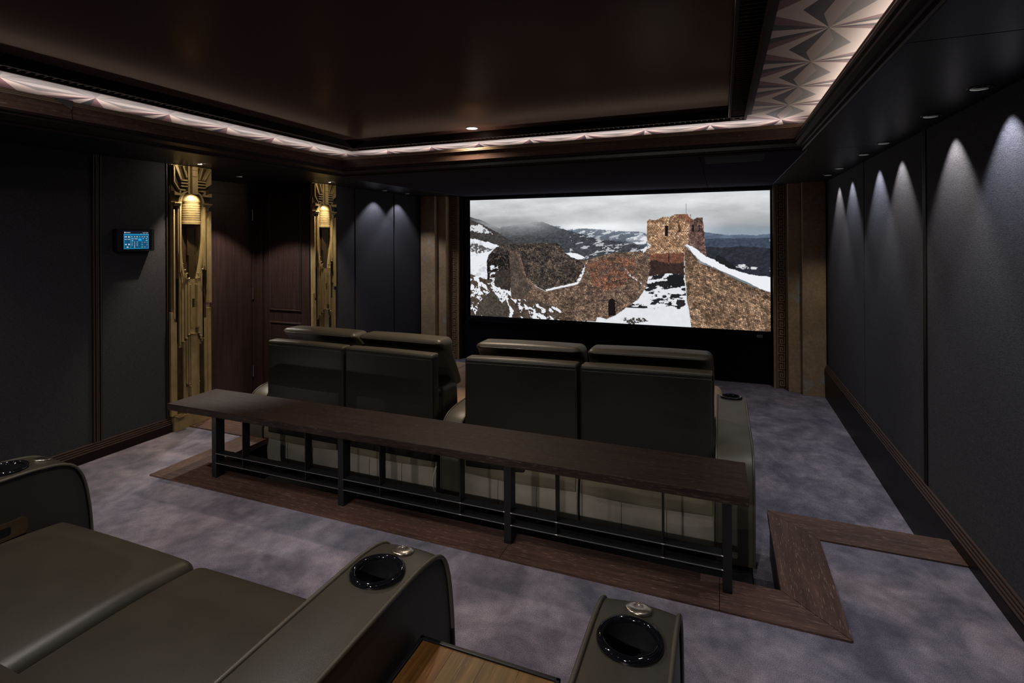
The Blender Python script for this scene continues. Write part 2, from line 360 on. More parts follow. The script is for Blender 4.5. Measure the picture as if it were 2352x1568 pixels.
# left wall
wl = MB(); wl.box(XL - 0.13, XL - 0.012, YB, 3.09, F, 2.4); wl.box(XL - 0.13, XL - 0.012, 4.235, YF, F, 2.4)
wl = wl.build('wall_left', TRIMD, kind='structure')
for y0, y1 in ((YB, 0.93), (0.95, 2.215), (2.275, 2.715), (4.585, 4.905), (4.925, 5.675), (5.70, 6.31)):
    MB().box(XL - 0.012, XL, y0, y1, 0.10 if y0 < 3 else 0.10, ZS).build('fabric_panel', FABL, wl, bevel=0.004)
for y in (2.224, 2.240, 2.250, 2.267, 2.722, 2.740, 2.752, 2.768):
    w = 0.0035
    MB().box(XL - 0.012, XL + 0.010, y - w, y + w, 0.10, ZS).build('moulding_strip', TRIMB, wl, bevel=0.0015)
MB().box(XL - 0.012, XL + 0.012, 4.545, 4.58, F, ZS).build('moulding_strip', TRIMD, wl, bevel=0.002)
baseboard('baseboard_left', XL, 1, YB, 2.74); baseboard('baseboard_left_front', XL, 1, 4.585, 6.31)
# vestibule behind the opening between the two gilded panels
vb = MB().box(-4.72, -4.6, 2.9, 4.5, F, 2.05).build('wall_vestibule', DOORW, kind='structure')
MB().box(-4.6, XL - 0.012, 2.95, 3.09, F, 2.05).build('wall_vestibule_near', TRIMD, kind='structure')
MB().box(-4.6, XL - 0.012, 4.24, 4.36, F, 2.05).build('wall_vestibule_far', TRIMD, kind='structure')
d2 = MB().box(-4.6, -4.588, 3.22, 4.140, F + 0.01, 1.90).build('door_1', DOORW, kind='structure', bevel=0.002)
for z in (1.70, 0.876, 0.061):
    h = MB(); h.tube([(-4.582, 4.150, z - 0.055), (-4.582, 4.150, z + 0.055)], 0.008, 10)
    for k in (-0.055, -0.018, 0.018, 0.055): h.tube([(-4.582, 4.150, z + k - 0.002), (-4.582, 4.150, z + k + 0.002)], 0.0092, 10)
    h.build('hinge', HINGE, d2)
MB().box(-4.6, -4.585, 4.160, 4.24, F, 1.95).build('door_frame', DOORW, d2, bevel=0.002)
MB().box(-4.6, -4.585, 3.14, 3.215, F, 1.95).build('door_frame', DOORW, d2, bevel=0.002)
# panelled door leaf on the far side of the vestibule
d1 = MB(); d1.box(-4.50, XL - 0.02, 4.222, 4.24, F + 0.012, 1.98)
d1 = d1.build('door_2', DOORW, kind='structure')
def frame_mould(x0, x1, z0, z1, y, parent, name='panel_moulding'):
    w = 0.028
    m = MB()
    prof = [(0, 0), (0.006, 0.012), (0.014, 0.016), (0.022, 0.012), (0.028, 0.0)]
    rects = [[(x0 + a, z0 + a, y - d), (x1 - a, z0 + a, y - d), (x1 - a, z1 - a, y - d), (x0 + a, z1 - a, y - d)] for a, d in prof]
    vs = [(p[0], p[2], p[1]) for R_ in rects for p in R_]
    fs = [(i * 4 + k, i * 4 + (k + 1) % 4, (i + 1) * 4 + (k + 1) % 4, (i + 1) * 4 + k) for i in range(len(prof) - 1) for k in range(4)]
    m.add(vs, fs).build(name, DOORW, parent)
frame_mould(-4.425, -3.99, 0.695, 1.925, 4.222, d1); frame_mould(-4.425, -3.99, -0.13, 0.588, 4.222, d1)
MB().box(-4.395, -4.02, 4.216, 4.222, 0.725, 1.895).build('raised_panel', DOORW, d1); MB().box(-4.395, -4.02, 4.216, 4.222, -0.10, 0.558).build('raised_panel', DOORW, d1)
MB().box(-4.585, -4.515, 4.20, 4.24, F, 2.0).build('door_frame', DOORW, d1, bevel=0.003)
MB().box(-4.6, XL, 3.0, 4.3, ZS, ZS + 0.02).build('ceiling_vestibule', SOFF, kind='structure')
# screen wall and back wall
wf = MB(); wf.box(XL - 0.1, XR + 0.1, YF + 0.02, YF + 0.12, F, 2.4); wf.build('wall_front', VELV, kind='structure')
MB().box(-3.38, 0.54, YF - 0.03, YF + 0.02, F, 0.30).build('baffle_lower', VELV, kind='structure')
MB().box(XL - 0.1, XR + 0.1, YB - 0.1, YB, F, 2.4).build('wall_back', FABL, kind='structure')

# ------------------------------------------------------------------ ceiling
ceil = MB().box(XL - 0.9, XR + 0.1, YB, YF, 2.42, 2.46).build('ceiling', TRIMD, kind='structure')
A_ = dict(xl=-3.21, xr=0.508, yf=3.945, yn=-1.10, z=2.02)
def soff(x0, x1, y0, y1, mt=None): MB().box(x0 + 0.002, x1 - 0.002, y0 + 0.002, y1 - 0.002, ZS, ZS + 0.02).build('soffit_board', mt or SOFF, ceil, bevel=0.0015)
for y0, y1 in ((YB, -0.15), (-0.15, 1.885), (1.885, 3.955)):
    soff(0.500, XR + 0.01, y0, y1); soff(XL - 0.01, -3.20, y0, y1)
soff(XL - 0.01, -3.30, 3.955, YF + 0.02); soff(0.53, XR + 0.01, 3.955, YF + 0.02); soff(-3.2, 0.5, YB, -1.10)
soff(-3.30, -2.1, 3.955, 6.10, SOFM); soff(-2.1, -0.138, 3.955, 6.10, SOFM); soff(-0.138, 0.53, 3.955, 6.10, SOFM)
soff(-3.30, -0.138, 6.10, YF + 0.02, SOFM); soff(-0.138, 0.53, 6.10, YF + 0.02, SOFM)
back = MB()
for b_ in ((0.85, XR, YB, YF), (XL, -3.56, YB, YF), (XL, XR, 4.37, YF), (XL, XR, YB, -1.4)): back.box(b_[0], b_[1], b_[2], b_[3], ZS + 0.024, ZS + 0.03)
back.build('soffit_backing', VENTD, ceil)

# ring-shaped mouldings around the tray: levels are (xl, xr, yn, yf, z)
def lv(t, z, a, b): return tuple(a[i] + (b[i] - a[i]) * t for i in range(4)) + (z,)
LA = (-3.21, 0.508, -1.10, 3.945); LB = (-3.035, 0.428, -0.90, 3.70); LC = (-3.055, 0.487, -0.90, 3.70)
def ring_side(levels, side):
    # corner points per level, quads for one side
    vs = []
    for xl, xr, yn, yf, z in levels:
        c = {'left': ((xl, yn), (xl, yf)), 'far': ((xl, yf), (xr, yf)), 'right': ((xr, yf), (xr, yn)), 'near': ((xr, yn), (xl, yn))}[side]
        vs += [(c[0][0], c[0][1], z), (c[1][0], c[1][1], z)]
    fs = [(2 * i, 2 * i + 1, 2 * i + 3, 2 * i + 2) for i in range(len(levels) - 1)]
    return vs, fs
crown = [lv(0, 2.024, LA, LB), lv(0.0, 2.012, LA, LB), lv(0.10, 2.008, LA, LB), lv(0.16, 2.014, LA, LB), lv(0.16, 2.024, LA, LB), lv(0.30, 2.022, LA, LB), lv(0.34, 2.030, LA, LB), lv(0.60, 2.028, LA, LB), lv(0.84, 2.034, LA, LB), lv(0.86, 2.046, LA, LB), lv(0.97, 2.047, LA, LB), lv(1.0, 2.058, LA, LB)]
tr1 = struct('trim_1'); CROWN = plain('crown_lacquer', (0.034, 0.022, 0.021), 0.5, 0, 0.12)
for sd in ('left', 'far', 'right', 'near'):
    vs, fs = ring_side(crown, sd); MB().add(vs, fs).build('crown_moulding', CROWN, tr1)
face = [lv(0, 2.058, LB, LC), lv(0.74, 2.126, LB, LC)]
def shrink(l, d, z): return (l[0] + d, l[1] - d, l[2] + d, l[3] - d, z)
lip = []
for k, z in enumerate((2.126, 2.134, 2.142)):
    b_ = lv(0.78 + 0.09 * k, z, LB, LC)
    lip += [shrink(b_, 0.0, z), shrink(b_, 0.006, z + 0.001), shrink(b_, 0.006, z + 0.005), shrink(b_, 0.0, z + 0.006)]
top = [(*LC, 2.150), (-3.085, 0.517, -0.93, 3.73, 2.150), (-3.085, 0.517, -0.93, 3.73, 2.112), (-3.55, 0.84, -1.35, 4.36, 2.112), (-3.55, 0.84, -1.35, 4.36, 2.25)]
tr2 = struct('trim_2')
for sd in ('left', 'far', 'right', 'near'):
    mt = FASC[1] if sd in ('left', 'right') else FASC[0]
    vs, fs = ring_side(face, sd)
    if sd == 'left':
        yj = 1.655
        for (ya, yb_) in ((vs[0][1], yj - 0.0015), (yj + 0.0015, vs[1][1])):
            v = [(vs[0][0], ya, vs[0][2]), (vs[1][0], yb_, vs[1][2]), (vs[2][0], ya, vs[2][2]), (vs[3][0], yb_, vs[3][2])]
            MB().add(v, [(0, 1, 3, 2)]).build('fascia_board', mt, tr2)
    else: MB().add(vs, fs).build('fascia_board', mt, tr2)
    vs, fs = ring_side(lip, sd); MB().add(vs, fs).build('ribbed_lip', plain('lip_bronze', (0.62, 0.46, 0.33), 0.38, 0.3), tr2)
    vs, fs = ring_side(top, sd); MB().add(vs, fs).build('cove_trough', plain('cove_trough_paint', (0.05, 0.04, 0.04), 0.7), tr2)
# torn flap of the printed covering hanging over the lip
MB().add([(-3.046, 1.575, 2.150), (-3.040, 1.660, 2.152), (-3.036, 1.652, 2.104), (-3.050, 1.575, 2.151), (-3.044, 1.661, 2.153), (-3.040, 1.653, 2.104)],
         [(0, 1, 2), (5, 4, 3), (0, 3, 4, 1), (1, 4, 5, 2), (2, 5, 3, 0)]).build('loose_print_flap', PR_GREY, tr2)

# printed border of the tray: sunburst pattern cut into flat coloured pieces
def clip(poly, a, b, c):    # keep a*x + b*y + c >= 0
    out = []
    for i in range(len(poly)):
        p, q = poly[i], poly[(i + 1) % len(poly)]; dp = a * p[0] + b * p[1] + c; dq = a * q[0] + b * q[1] + c
        if dp >= 0: out.append(p)
        if (dp > 0) != (dq > 0) and abs(dp - dq) > 1e-12:
            t = dp / (dp - dq); out.append((p[0] + (q[0] - p[0]) * t, p[1] + (q[1] - p[1]) * t))
    return out
def tile(P, wi, wo):
    # local: s along the strip (0..P between two stars), t across (inner side < 0, outer side > 0)
    T = []; A0, B0 = (0, 0), (P, 0)
    aL = (P * 0.5, -0.115); aR = (P * 0.5, 0.115)
    T.append(([A0, (P * 0.5, 0.0), B0, aL], PR_DARK)); T.append(([A0, aR, B0, (P * 0.5, 0)], PR_GREY))
    T.append(([A0, (P * 0.36, -0.042), B0, (P * 0.64, 0.042)], PR_MID))
    for sg, w, a in ((-1, wi, aL), (1, wo, aR)):
        tip = (P * 0.5, sg * w)
        T.append(([A0, tip, a], PR_LIGHT)); T.append(([a, tip, B0], PR_LIGHT))
        cuts = [0.5, 0.28, 0.115, 0.0]; cols = [PR_PINK, PR_DARK, PR_LIGHT]
        for k in range(3):
            T.append(([A0, (P * cuts[k], sg * w), (P * cuts[k + 1], sg * w)], cols[k]))
            T.append(([B0, (P - P * cuts[k], sg * w), (P - P * cuts[k + 1], sg * w)], cols[k]))
    return T
PALE = [plain('border_pale_%d' % k, c, 0.6, 0, 0.25) for k, c in enumerate(((0.36, 0.335, 0.325), (0.31, 0.28, 0.28), (0.25, 0.24, 0.245), (0.30, 0.285, 0.28), (0.34, 0.315, 0.305)))]  # paler copies of the border colours, for inner halves
PMATS = [PR_LIGHT, PR_PINK, PR_DARK, PR_GREY, PR_MID] + PALE
def strip(origin, along, across, P, n, wi, wo, clips, n0=0, pale=False):
    m = MB(); layer = 0
    for i in range(n0, n):
        for k, (poly, mt) in enumerate(tile(P, wi, wo)):
            pts = [(origin[0] + along[0] * (s_ + i * P) + across[0] * t_, origin[1] + along[1] * (s_ + i * P) + across[1] * t_) for s_, t_ in poly]
            for c in clips: pts = clip(pts, *c) if len(pts) >= 3 else pts
            if len(pts) < 3: continue
            z = 2.25 - (0.0006 if mt is PR_MID else 0.0)
            ar = sum(pts[j][0] * pts[(j + 1) % len(pts)][1] - pts[(j + 1) % len(pts)][0] * pts[j][1] for j in range(len(pts)))
            if ar > 0: pts = pts[::-1]
            m.add([(p[0], p[1], z) for p in pts], [tuple(range(len(pts)))], PMATS.index(mt) + (5 if pale and sum(t_ for _, t_ in poly) / len(poly) <= 0.001 else 0))
    m.build('printed_border', PMATS, ceil)
SR, SL, SF = 0.39, -3.28, 4.045
ux, uy = SR - 0.165, SF - 3.93   # mitre right
kr = uy / ux
clipR = (kr, -1, SF - kr * SR)                # below the mitre line on the right
kl = (SF - 3.93) / (SL + 3.13)                # left mitre slope (negative)
clipL = (kl, -1, SF - kl * SL)
strip((SR, SF), (0, -1), (1, 0), 0.4285, 13, SR - 0.165, 0.45, [clipR], -1)
strip((SL, SF), (0, -1), (-1, 0), 0.4285, 13, -3.13 - SL, 0.27, [clipL], -1, True)
strip((SL, SF), (1, 0), (0, 1), 0.4588, 9, SF - 3.93, 0.32, [(-kr, 1, -(SF - kr * SR)), (-kl, 1, -(SF - kl * SL))], -1, True)
# centre panel of the tray
cp = MB(); cp.box(-3.02, 0.05, -0.86, 3.82, 2.30, 2.31); cp.build('centre_panel', CEILC, ceil)
sd_ = MB(); sd_.box(-3.023, -3.02, -0.86, 3.82, 2.245, 2.31); sd_.box(0.05, 0.053, -0.86, 3.82, 2.245, 2.31); sd_.box(-3.023, 0.053, 3.82, 3.823, 2.245, 2.31); sd_.box(-3.023, 0.053, -0.863, -0.86, 2.245, 2.31)
sd_.build('tray_side', TRIMD, ceil)
blk = MB(); 
for b_ in ((0.165, 0.9), (-3.6, -3.13)): blk.box(b_[0], b_[1], -1.4, 4.4, 2.2512, 2.256)
blk.box(-3.13, 0.165, 3.93, 4.4, 2.2512, 2.256); blk.box(-3.13, 0.165, -1.4, -0.97, 2.2512, 2.256)
blk.build('border_backing', PR_GREY, ceil)

# linear vent grille round the tray
vent = thing('ceiling_vent', 'bronze linear air grille framing the raised dark ceiling tray', 'vent', (-1.48, 3.88, 2.25))
fr = MB()
fr.box(0.150, 0.165, 0.4, 3.93, 2.242, 2.262); fr.box(0.053, 0.064, 0.4, 3.83, 2.244, 2.262)
fr.box(-3.13, -3.118, 0.4, 3.93, 2.242, 2.262); fr.box(-3.034, -3.023, 0.4, 3.83, 2.244, 2.262)
fr.box(-3.13, 0.165, 3.918, 3.93, 2.242, 2.262); fr.box(-3.023, 0.053, 3.823, 3.834, 2.244, 2.262)
fr.build('frame', VENTM, vent)
MB().box(0.166, 0.190, 0.4, 3.80, 2.2482, 2.2496).build('border_band', plain('border_band_plum', (0.035, 0.026, 0.030), 0.7, 0, 0.1), vent)
vo = MB(); vo.box(0.06, 0.155, 0.4, 3.93, 2.284, 2.287); vo.box(-3.125, -3.03, 0.4, 3.93, 2.284, 2.287); vo.box(-3.125, 0.155, 3.83, 3.925, 2.284, 2.287)
vo.build('duct_lining', VENTD, vent)
sl0 = None
def slat(kind, x, y):
    global SLATS
    me = SLATS[kind]
    o = bpy.data.objects.new('slat', me); COL.objects.link(o); o.parent = vent; o.location = Vector((x, y, 2.252)) - vent.location
SLATS = {}
for k, (sx, sy) in {'x': (0.088, 0.006), 'y': (0.006, 0.088)}.items():
    m = MB().box(-sx / 2, sx / 2, -sy / 2, sy / 2, 0, 0.020); me = bpy.data.meshes.new('slat_' + k); me.from_pydata(m.v, [], m.f); me.materials.append(VENTM); SLATS[k] = me
y = 3.80
while y > 1.15: slat('x', 0.107, y); slat('x', -3.076, y); y -= 0.036
x = -3.0
while x < 0.04: slat('y', x, 3.876); x += 0.036
for cx, cy in ((0.107, 3.876), (-3.076, 3.876)):
    m = MB().box(cx - 0.042, cx + 0.042, cy - 0.042, cy + 0.042, 2.246, 2.262)
    m.lathe([(0.020, -0.004), (0.016, -0.008), (0.011, -0.004), (0.005, -0.007), (0, -0.007)], (cx, cy, 2.246), 20)
    for sx in (-1, 1): m.tube([(cx + sx * 0.034 + 0.006 * math.cos(a), cy + 0.012 * math.sin(a), 2.244) for a in [i * PI / 5 for i in range(11)]], 0.002, 6)
    m.build('corner_block', VENTM, vent)
# speaker grille let into the soffit by the screen
sp = thing('ceiling_speaker', 'black rectangular speaker grille set flush in the soffit before the screen', 'speaker', (0.093, 4.21, ZS))
m = MB().box(-0.1, 0.286, 3.99, 4.43, ZS - 0.003, ZS).build('grille', plain('grille_cloth', (0.006, 0.008, 0.008), 0.9, 0, 0.15), sp)
m = MB(); m.box(-0.104, -0.1, 3.986, 4.434, ZS - 0.005, ZS); m.box(0.286, 0.290, 3.986, 4.434, ZS - 0.005, ZS); m.box(-0.104, 0.29, 3.986, 3.99, ZS - 0.005, ZS); m.box(-0.104, 0.29, 4.43, 4.434, ZS - 0.005, ZS)
m.build('frame', BLK, sp)

# ------------------------------------------------------------------ downlights
def downlight(x, y, z, label, r=0.042, glow=DIM, group=None, lens=None):
    t = thing('downlight', label, 'light', (x, y, z), group)
    MB().lathe([(r, 0.0), (r * 1.0, -0.003), (r * 0.86, -0.0045), (r * 0.80, -0.002), (r * 0.78, 0.004)], (x, y, z), 32).build('trim_ring', plain('ring_black', (0.02, 0.02, 0.022), 0.3, 0.4), t)
    if glow is DIM:      # deep dark reflector; lamp light on its far rim is a glowing crescent
        MB().lathe([(r * 0.78, 0.004), (r * 0.55, 0.006), (0.0, 0.006)], (x, y, z - 0.008), 24, sm=False).build('reflector', GLB, t)
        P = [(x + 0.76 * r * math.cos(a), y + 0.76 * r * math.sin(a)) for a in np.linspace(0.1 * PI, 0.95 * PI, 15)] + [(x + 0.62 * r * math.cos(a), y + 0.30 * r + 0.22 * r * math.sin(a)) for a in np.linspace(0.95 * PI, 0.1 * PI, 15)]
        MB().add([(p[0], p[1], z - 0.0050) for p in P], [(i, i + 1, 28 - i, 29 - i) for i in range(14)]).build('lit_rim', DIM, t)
    else: MB().lathe([(r * 0.78, 0.004), (r * 0.55, 0.006), (0.0, 0.006)], (x, y, z - 0.008), 24, sm=False).build('lens', glow, t)
    return t
wl_names = ['second pair nearest the camera, one nearer', 'x']
rl = {2.56: 'round downlight in the right soffit, nearest the camera of those in view', 3.07: 'second round downlight from the camera along the right wall',
      3.855: 'third downlight from the camera along the right wall', 4.34: 'fourth downlight from the camera along the right wall',
      5.15: 'fifth downlight along the right wall, last but one before the screen', 5.67: 'downlight along the right wall closest to the bronze pilaster'}
for x, y in WASH_R:
    if y < 2: downlight(x, y, ZS, 'downlight in the right soffit beside the viewer, %s' % ('nearer the back wall' if y < 1 else 'nearer the screen'), group='downlights beside the viewer')
    else: downlight(x, y, ZS, rl[y], group='wall washers of the right wall')
downlight(*WASH_L[0], ZS, 'downlight over the left fabric wall, nearer the gilded panel', group='wall washers of the left wall')
downlight(*WASH_L[1], ZS, 'downlight over the left fabric wall, nearer the screen', group='wall washers of the left wall')
for x, y in REAR_L: downlight(x, y, ZS, 'downlight in the rear left soffit, %s' % ('nearer the back wall' if y < 0.7 else 'nearer the touch panel'), group='rear left downlights')
downlight(*GOLD[0], ZS, 'small bright spotlight above the nearer gilded wall panel', 0.020, SPOTW)
downlight(*GOLD[1], ZS, 'small bright spotlight above the farther gilded wall panel', 0.016, SPOTW)
for k_, (x, y) in enumerate(REAR_FILL): downlight(x, y, ZS, ['left', 'middle', 'right'][k_] + ' added fill light, out of view, in the soffit along the back wall', 0.045, WHITE, 'added back wall fill lights')
downlight(*VEST, ZS, 'dim downlight over the doorway between the gilded panels', 0.045, DIM)
downlight(*DOWN[0], 2.30, 'bright white round downlight in the dark central ceiling', 0.052, WHITE)
for i, (x, y) in enumerate(DOWN[1:]): downlight(x, y, 2.30, ['central downlight over the front edge of the rear sofa', 'central downlight over the rear sofa, nearest the left wall', 'central downlight over the right end of the bar table', 'middle downlight of the rearmost central row', 'left downlight of the rearmost central row', 'right downlight of the rearmost central row'][i], 0.052, WHITE, 'rear central downlights')
t = thing('step_light', 'low square step light on the left wall beside the rear seats', 'light', (-3.865, 1.38, 0.16))
MB().box(-3.87, -3.845, 1.33, 1.43, 0.12, 0.20).build('housing', TRIMD, t, bevel=0.003); MB().box(-3.846, -3.842, 1.345, 1.415, 0.135, 0.185).build('lens', DIM, t)

# ------------------------------------------------------------------ gilded relief panels
GY, GW = 2.745, 0.318
def U(u): return GY + GW * (u + 0.10)       # measured relief coordinate -> y
def gilded(label):
    g = thing('gilded_relief_panel', label, 'wall panel', (-3.87, 2.904, -0.235), 'gilded art deco panels')
    X0 = -3.850
    MB().box(XL - 0.01, X0, 2.745, 3.063, F, 2.018).build('base_plate', GOLDM, g, bevel=0.002)
    def pc(poly, d, name='relief_piece', mat=GOLDM, x0=X0, bev=0.0015):
        MB().prism([(U(u), z) for u, z in poly], 0, x0 - 0.001, x0 + d * (1.45 if d > 0.006 else 1)).build(name, mat, g, bevel=bev)
    def rect(u0, u1, z0, z1, d, **k): pc([(u0, z0), (u1, z0), (u1, z1), (u0, z1)], d, **k)
    def stroke(u0, z0, u1, z1, w0, w1, d, **k):
        y0_, y1_ = u0 * GW, u1 * GW; L = math.hypot(y1_ - y0_, z1 - z0); nx, nz = -(z1 - z0) / L, (y1_ - y0_) / L
        pc([(u0 + nx * w0 / GW, z0 + nz * w0), (u0 - nx * w0 / GW, z0 - nz * w0), (u1 - nx * w1 / GW, z1 - nz * w1), (u1 + nx * w1 / GW, z1 + nz * w1)], d, **k)
    # dark sunk grounds
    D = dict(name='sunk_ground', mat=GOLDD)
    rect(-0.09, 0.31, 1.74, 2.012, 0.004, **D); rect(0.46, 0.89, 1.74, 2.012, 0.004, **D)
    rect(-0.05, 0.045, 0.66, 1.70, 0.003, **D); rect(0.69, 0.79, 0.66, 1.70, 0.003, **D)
    # head: stem and rays
    rect(0.345, 0.47, 1.80, 2.014, 0.030); rect(0.262, 0.305, 1.80, 2.014, 0.022); rect(0.475, 0.51, 1.80, 2.014, 0.024)
    for z in (1.935, 1.985): rect(0.345, 0.47, z, z + 0.003, 0.0315, name='groove', mat=GOLDD)
    stroke(-0.07, 2.012, -0.07, 1.885, 0.005, 0.005, 0.018); stroke(-0.07, 1.885, 0.055, 1.828, 0.005, 0.005, 0.018)
    stroke(-0.04, 2.012, 0.10, 1.90, 0.011, 0.006, 0.022); stroke(0.155, 2.012, 0.245, 1.925, 0.006, 0.004, 0.018); stroke(0.215, 1.975, 0.25, 1.925, 0.003, 0.003, 0.02)
    stroke(0.87, 2.012, 0.70, 1.915, 0.011, 0.006, 0.022); stroke(0.665, 2.012, 0.58, 1.915, 0.006, 0.004, 0.018)
    pc([(0.895, 2.0), (0.83, 1.955), (0.745, 1.86), (0.895, 1.89)], 0.020)
    for z in (1.902, 1.879, 1.856):
        rect(0.085, 0.285, z - 0.005, z + 0.005, 0.022); rect(0.478, 0.73, z - 0.005, z + 0.005, 0.022)
    stroke(0.05, 1.828, 0.20, 1.828, 0.006, 0.006, 0.02); stroke(0.60, 1.828, 0.73, 1.828, 0.006, 0.006, 0.02)
    stroke(0.07, 1.826, 0.07, 1.786, 0.006, 0.006, 0.02); stroke(0.72, 1.826, 0.70, 1.786, 0.006, 0.006, 0.02)
    pc([(-0.09, 1.815), (0.022, 1.799), (0.075, 1.80), (0.075, 1.785), (-0.09, 1.785)], 0.024); pc([(0.89, 1.815), (0.79, 1.799), (0.69, 1.80), (0.69, 1.785), (0.89, 1.785)], 0.024)
    # shoulders
    for k in range(3):
        rect(-0.105 + 0.012 * k, 0.075, 1.703 + 0.010 * (2 - k), 1.711 + 0.010 * (2 - k), 0.030 - 0.006 * k); rect(0.655, 0.885 - 0.012 * k, 1.703 + 0.010 * (2 - k), 1.711 + 0.010 * (2 - k), 0.030 - 0.006 * k)
    # legs and arch
    rect(0.045, 0.075, 1.20, 1.705, 0.022); rect(0.655, 0.69, 1.212, 1.705, 0.026); rect(0.70, 0.735, 1.204, 1.70, 0.020)
    rect(-0.093, -0.06, 0.85, 1.675, 0.016); pc([(0.868, 1.672), (0.885, 1.672), (0.885, 0.94), (0.80, 0.94), (0.80, 1.60)], 0.020)
    Lc = catmull([(0.355, 1.822, 0), (0.22, 1.805, 0), (0.125, 1.75, 0), (0.105, 1.66, 0), (0.104, 1.5, 0), (0.106, 1.38, 0), (0.145, 1.24, 0), (0.23, 1.09, 0)], 4)
    Rc = catmull([(0.375, 1.822, 0), (0.53, 1.805, 0), (0.625, 1.75, 0), (0.637, 1.66, 0), (0.638, 1.5, 0), (0.622, 1.38, 0), (0.56, 1.24, 0), (0.455, 1.09, 0)], 4)
    for Cv, sg in ((Lc, -1), (Rc, 1)):
        m = MB(); n = len(Cv)
        for w0, w1, h in ((0.0, 0.075, 0.028), (0.075, 0.11, 0.022)):
            vs = []
            for p in Cv:
                u0, u1 = p.x + sg * w0 * 0.6, p.x + sg * w1 * 0.75
                vs += [(X0, U(u0), p.y), (X0 + h, U(u0 + sg * 0.012), p.y), (X0 + h, U(u1), p.y), (X0, U(u1), p.y)]
            fs = []
            for i in range(n - 1):
                for k in range(3): fs.append((4 * i + k, 4 * i + k + 1, 4 * i + 4 + k + 1, 4 * i + 4 + k))
            m.add(vs, fs)
        m.build('arch_rib', GOLDM, g)
    # dark almond recess under the cup
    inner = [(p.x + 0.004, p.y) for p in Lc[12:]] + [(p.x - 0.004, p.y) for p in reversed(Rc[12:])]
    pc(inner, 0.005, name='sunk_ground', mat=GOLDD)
    # torch cup: ribbed half round with a domed head
    m = MB(); prof = []
    R = 0.036 * 2.1
    zs = [(1.565, 0.985)]
    for k in range(9): z = 1.572 + 0.018 * k; zs += [(z, 1.0), (z + 0.009, 0.90 if k else 0.97)]
    for k in range(9): a = k / 8 * PI / 2; zs.append((1.735 + 0.072 * math.sin(a), max(0.001, math.cos(a))))
    n = 20; cy = U(0.37); vs = []
    for z, s_ in zs:
        for k in range(n + 1):
            a = -PI / 2 + PI * k / n
            vs.append((X0 + 0.004 + 0.062 * s_ * math.cos(a), cy + R * s_ * math.sin(a), z))
    fs = [(i * (n + 1) + k, i * (n + 1) + k + 1, (i + 1) * (n + 1) + k + 1, (i + 1) * (n + 1) + k) for i in range(len(zs) - 1) for k in range(n)]
    m.add(vs, fs, 0, True); m.add(vs[:n + 1], [tuple(range(n, -1, -1))]); m.build('torch_cup', GOLDM, g)
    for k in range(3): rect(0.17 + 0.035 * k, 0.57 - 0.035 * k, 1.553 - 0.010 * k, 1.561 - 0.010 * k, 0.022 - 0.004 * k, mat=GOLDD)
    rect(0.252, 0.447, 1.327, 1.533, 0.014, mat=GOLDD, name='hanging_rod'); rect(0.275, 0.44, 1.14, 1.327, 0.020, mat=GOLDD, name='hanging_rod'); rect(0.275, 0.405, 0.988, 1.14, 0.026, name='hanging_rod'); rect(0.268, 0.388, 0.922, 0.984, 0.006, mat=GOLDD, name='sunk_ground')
    rect(0.47, 0.50, 1.25, 1.53, 0.012, mat=GOLDD, name='hanging_rod')
    # lower stepped pilasters, mirrored about the axis
    c = 0.365
    def two(a, b, z0, z1, d, **k): rect(c + a, c + b, z0, z1, d, **k); rect(c - b, c - a, z0, z1, d, **k)
    rect(c - 0.07, c + 0.07, 0.717, 0.920, 0.020)
    two(0.072, 0.105, 0.765, 1.10, 0.038); two(0.107, 0.155, 0.715, 1.145, 0.032); two(0.157, 0.205, 0.690, 1.185, 0.025); two(0.207, 0.265, 0.665, 1.210, 0.017); two(0.267, 0.30, 0.64, 1.26, 0.010)
    rect(c - 0.075, c + 0.075, 0.12, 0.716, 0.030); two(0.077, 0.108, 0.315, 0.712, 0.024); two(0.110, 0.150, 0.335, 0.688, 0.018); two(0.152, 0.205, 0.12, 0.663, 0.011)
    two(0.302, 0.358, 0.12, 1.15, 0.003, name='sunk_ground', mat=GOLDD); two(0.209, 0.30, 0.12, 0.62, 0.003, name='sunk_ground', mat=GOLDD); two(0.44, 0.525, 0.12, 0.90, 0.013); two(0.36, 0.438, 0.12, 0.82, 0.007); two(0.077, 0.15, 0.12, 0.312, 0.012)
    rect(-0.1, 0.9, F + 0.01, 0.105, 0.016)
    # small beads on the steps
    b = MB(); n6 = 8
    for u, z in [(0.365 + sg * a, z) for sg in (-1, 1) for a, z in ((0.283, 1.262), (0.25, 1.214), (0.225, 1.214), (0.195, 1.188), (0.17, 1.188), (0.145, 1.148), (0.12, 1.148), (0.25, 0.668), (0.195, 0.692), (0.175, 0.692), (0.145, 0.718), (0.12, 0.718), (0.13, 0.338), (0.095, 0.318))]:
        b.lathe([(0.0, -0.005), (0.0045, -0.0025), (0.005, 0), (0.0045, 0.0025), (0, 0.005)], (X0 + 0.046, U(u), z), n6)
    b.build('bead_row', plain('polished_gold', (0.75, 0.58, 0.30), 0.25, 0.9) if 'polished_gold' not in bpy.data.materials else bpy.data.materials['polished_gold'], g, kind='stuff')
    for z, a_, b__ in ((0.765, 0.262, 0.292), (0.717, 0.30, 0.43), (0.764, 0.438, 0.468), (0.110, -0.08, 0.17)): rect(a_, b__, z - 0.004, z + 0.004, 0.040, mat=bpy.data.materials['polished_gold'], name='polished_edge')
    return g
gp = gilded('tall gilded art deco relief panel nearer the camera, beside the touch panel')
dup(gp, (0, 4.225 - 2.745, 0), 'tall gilded art deco relief panel on the far side of the doorway')

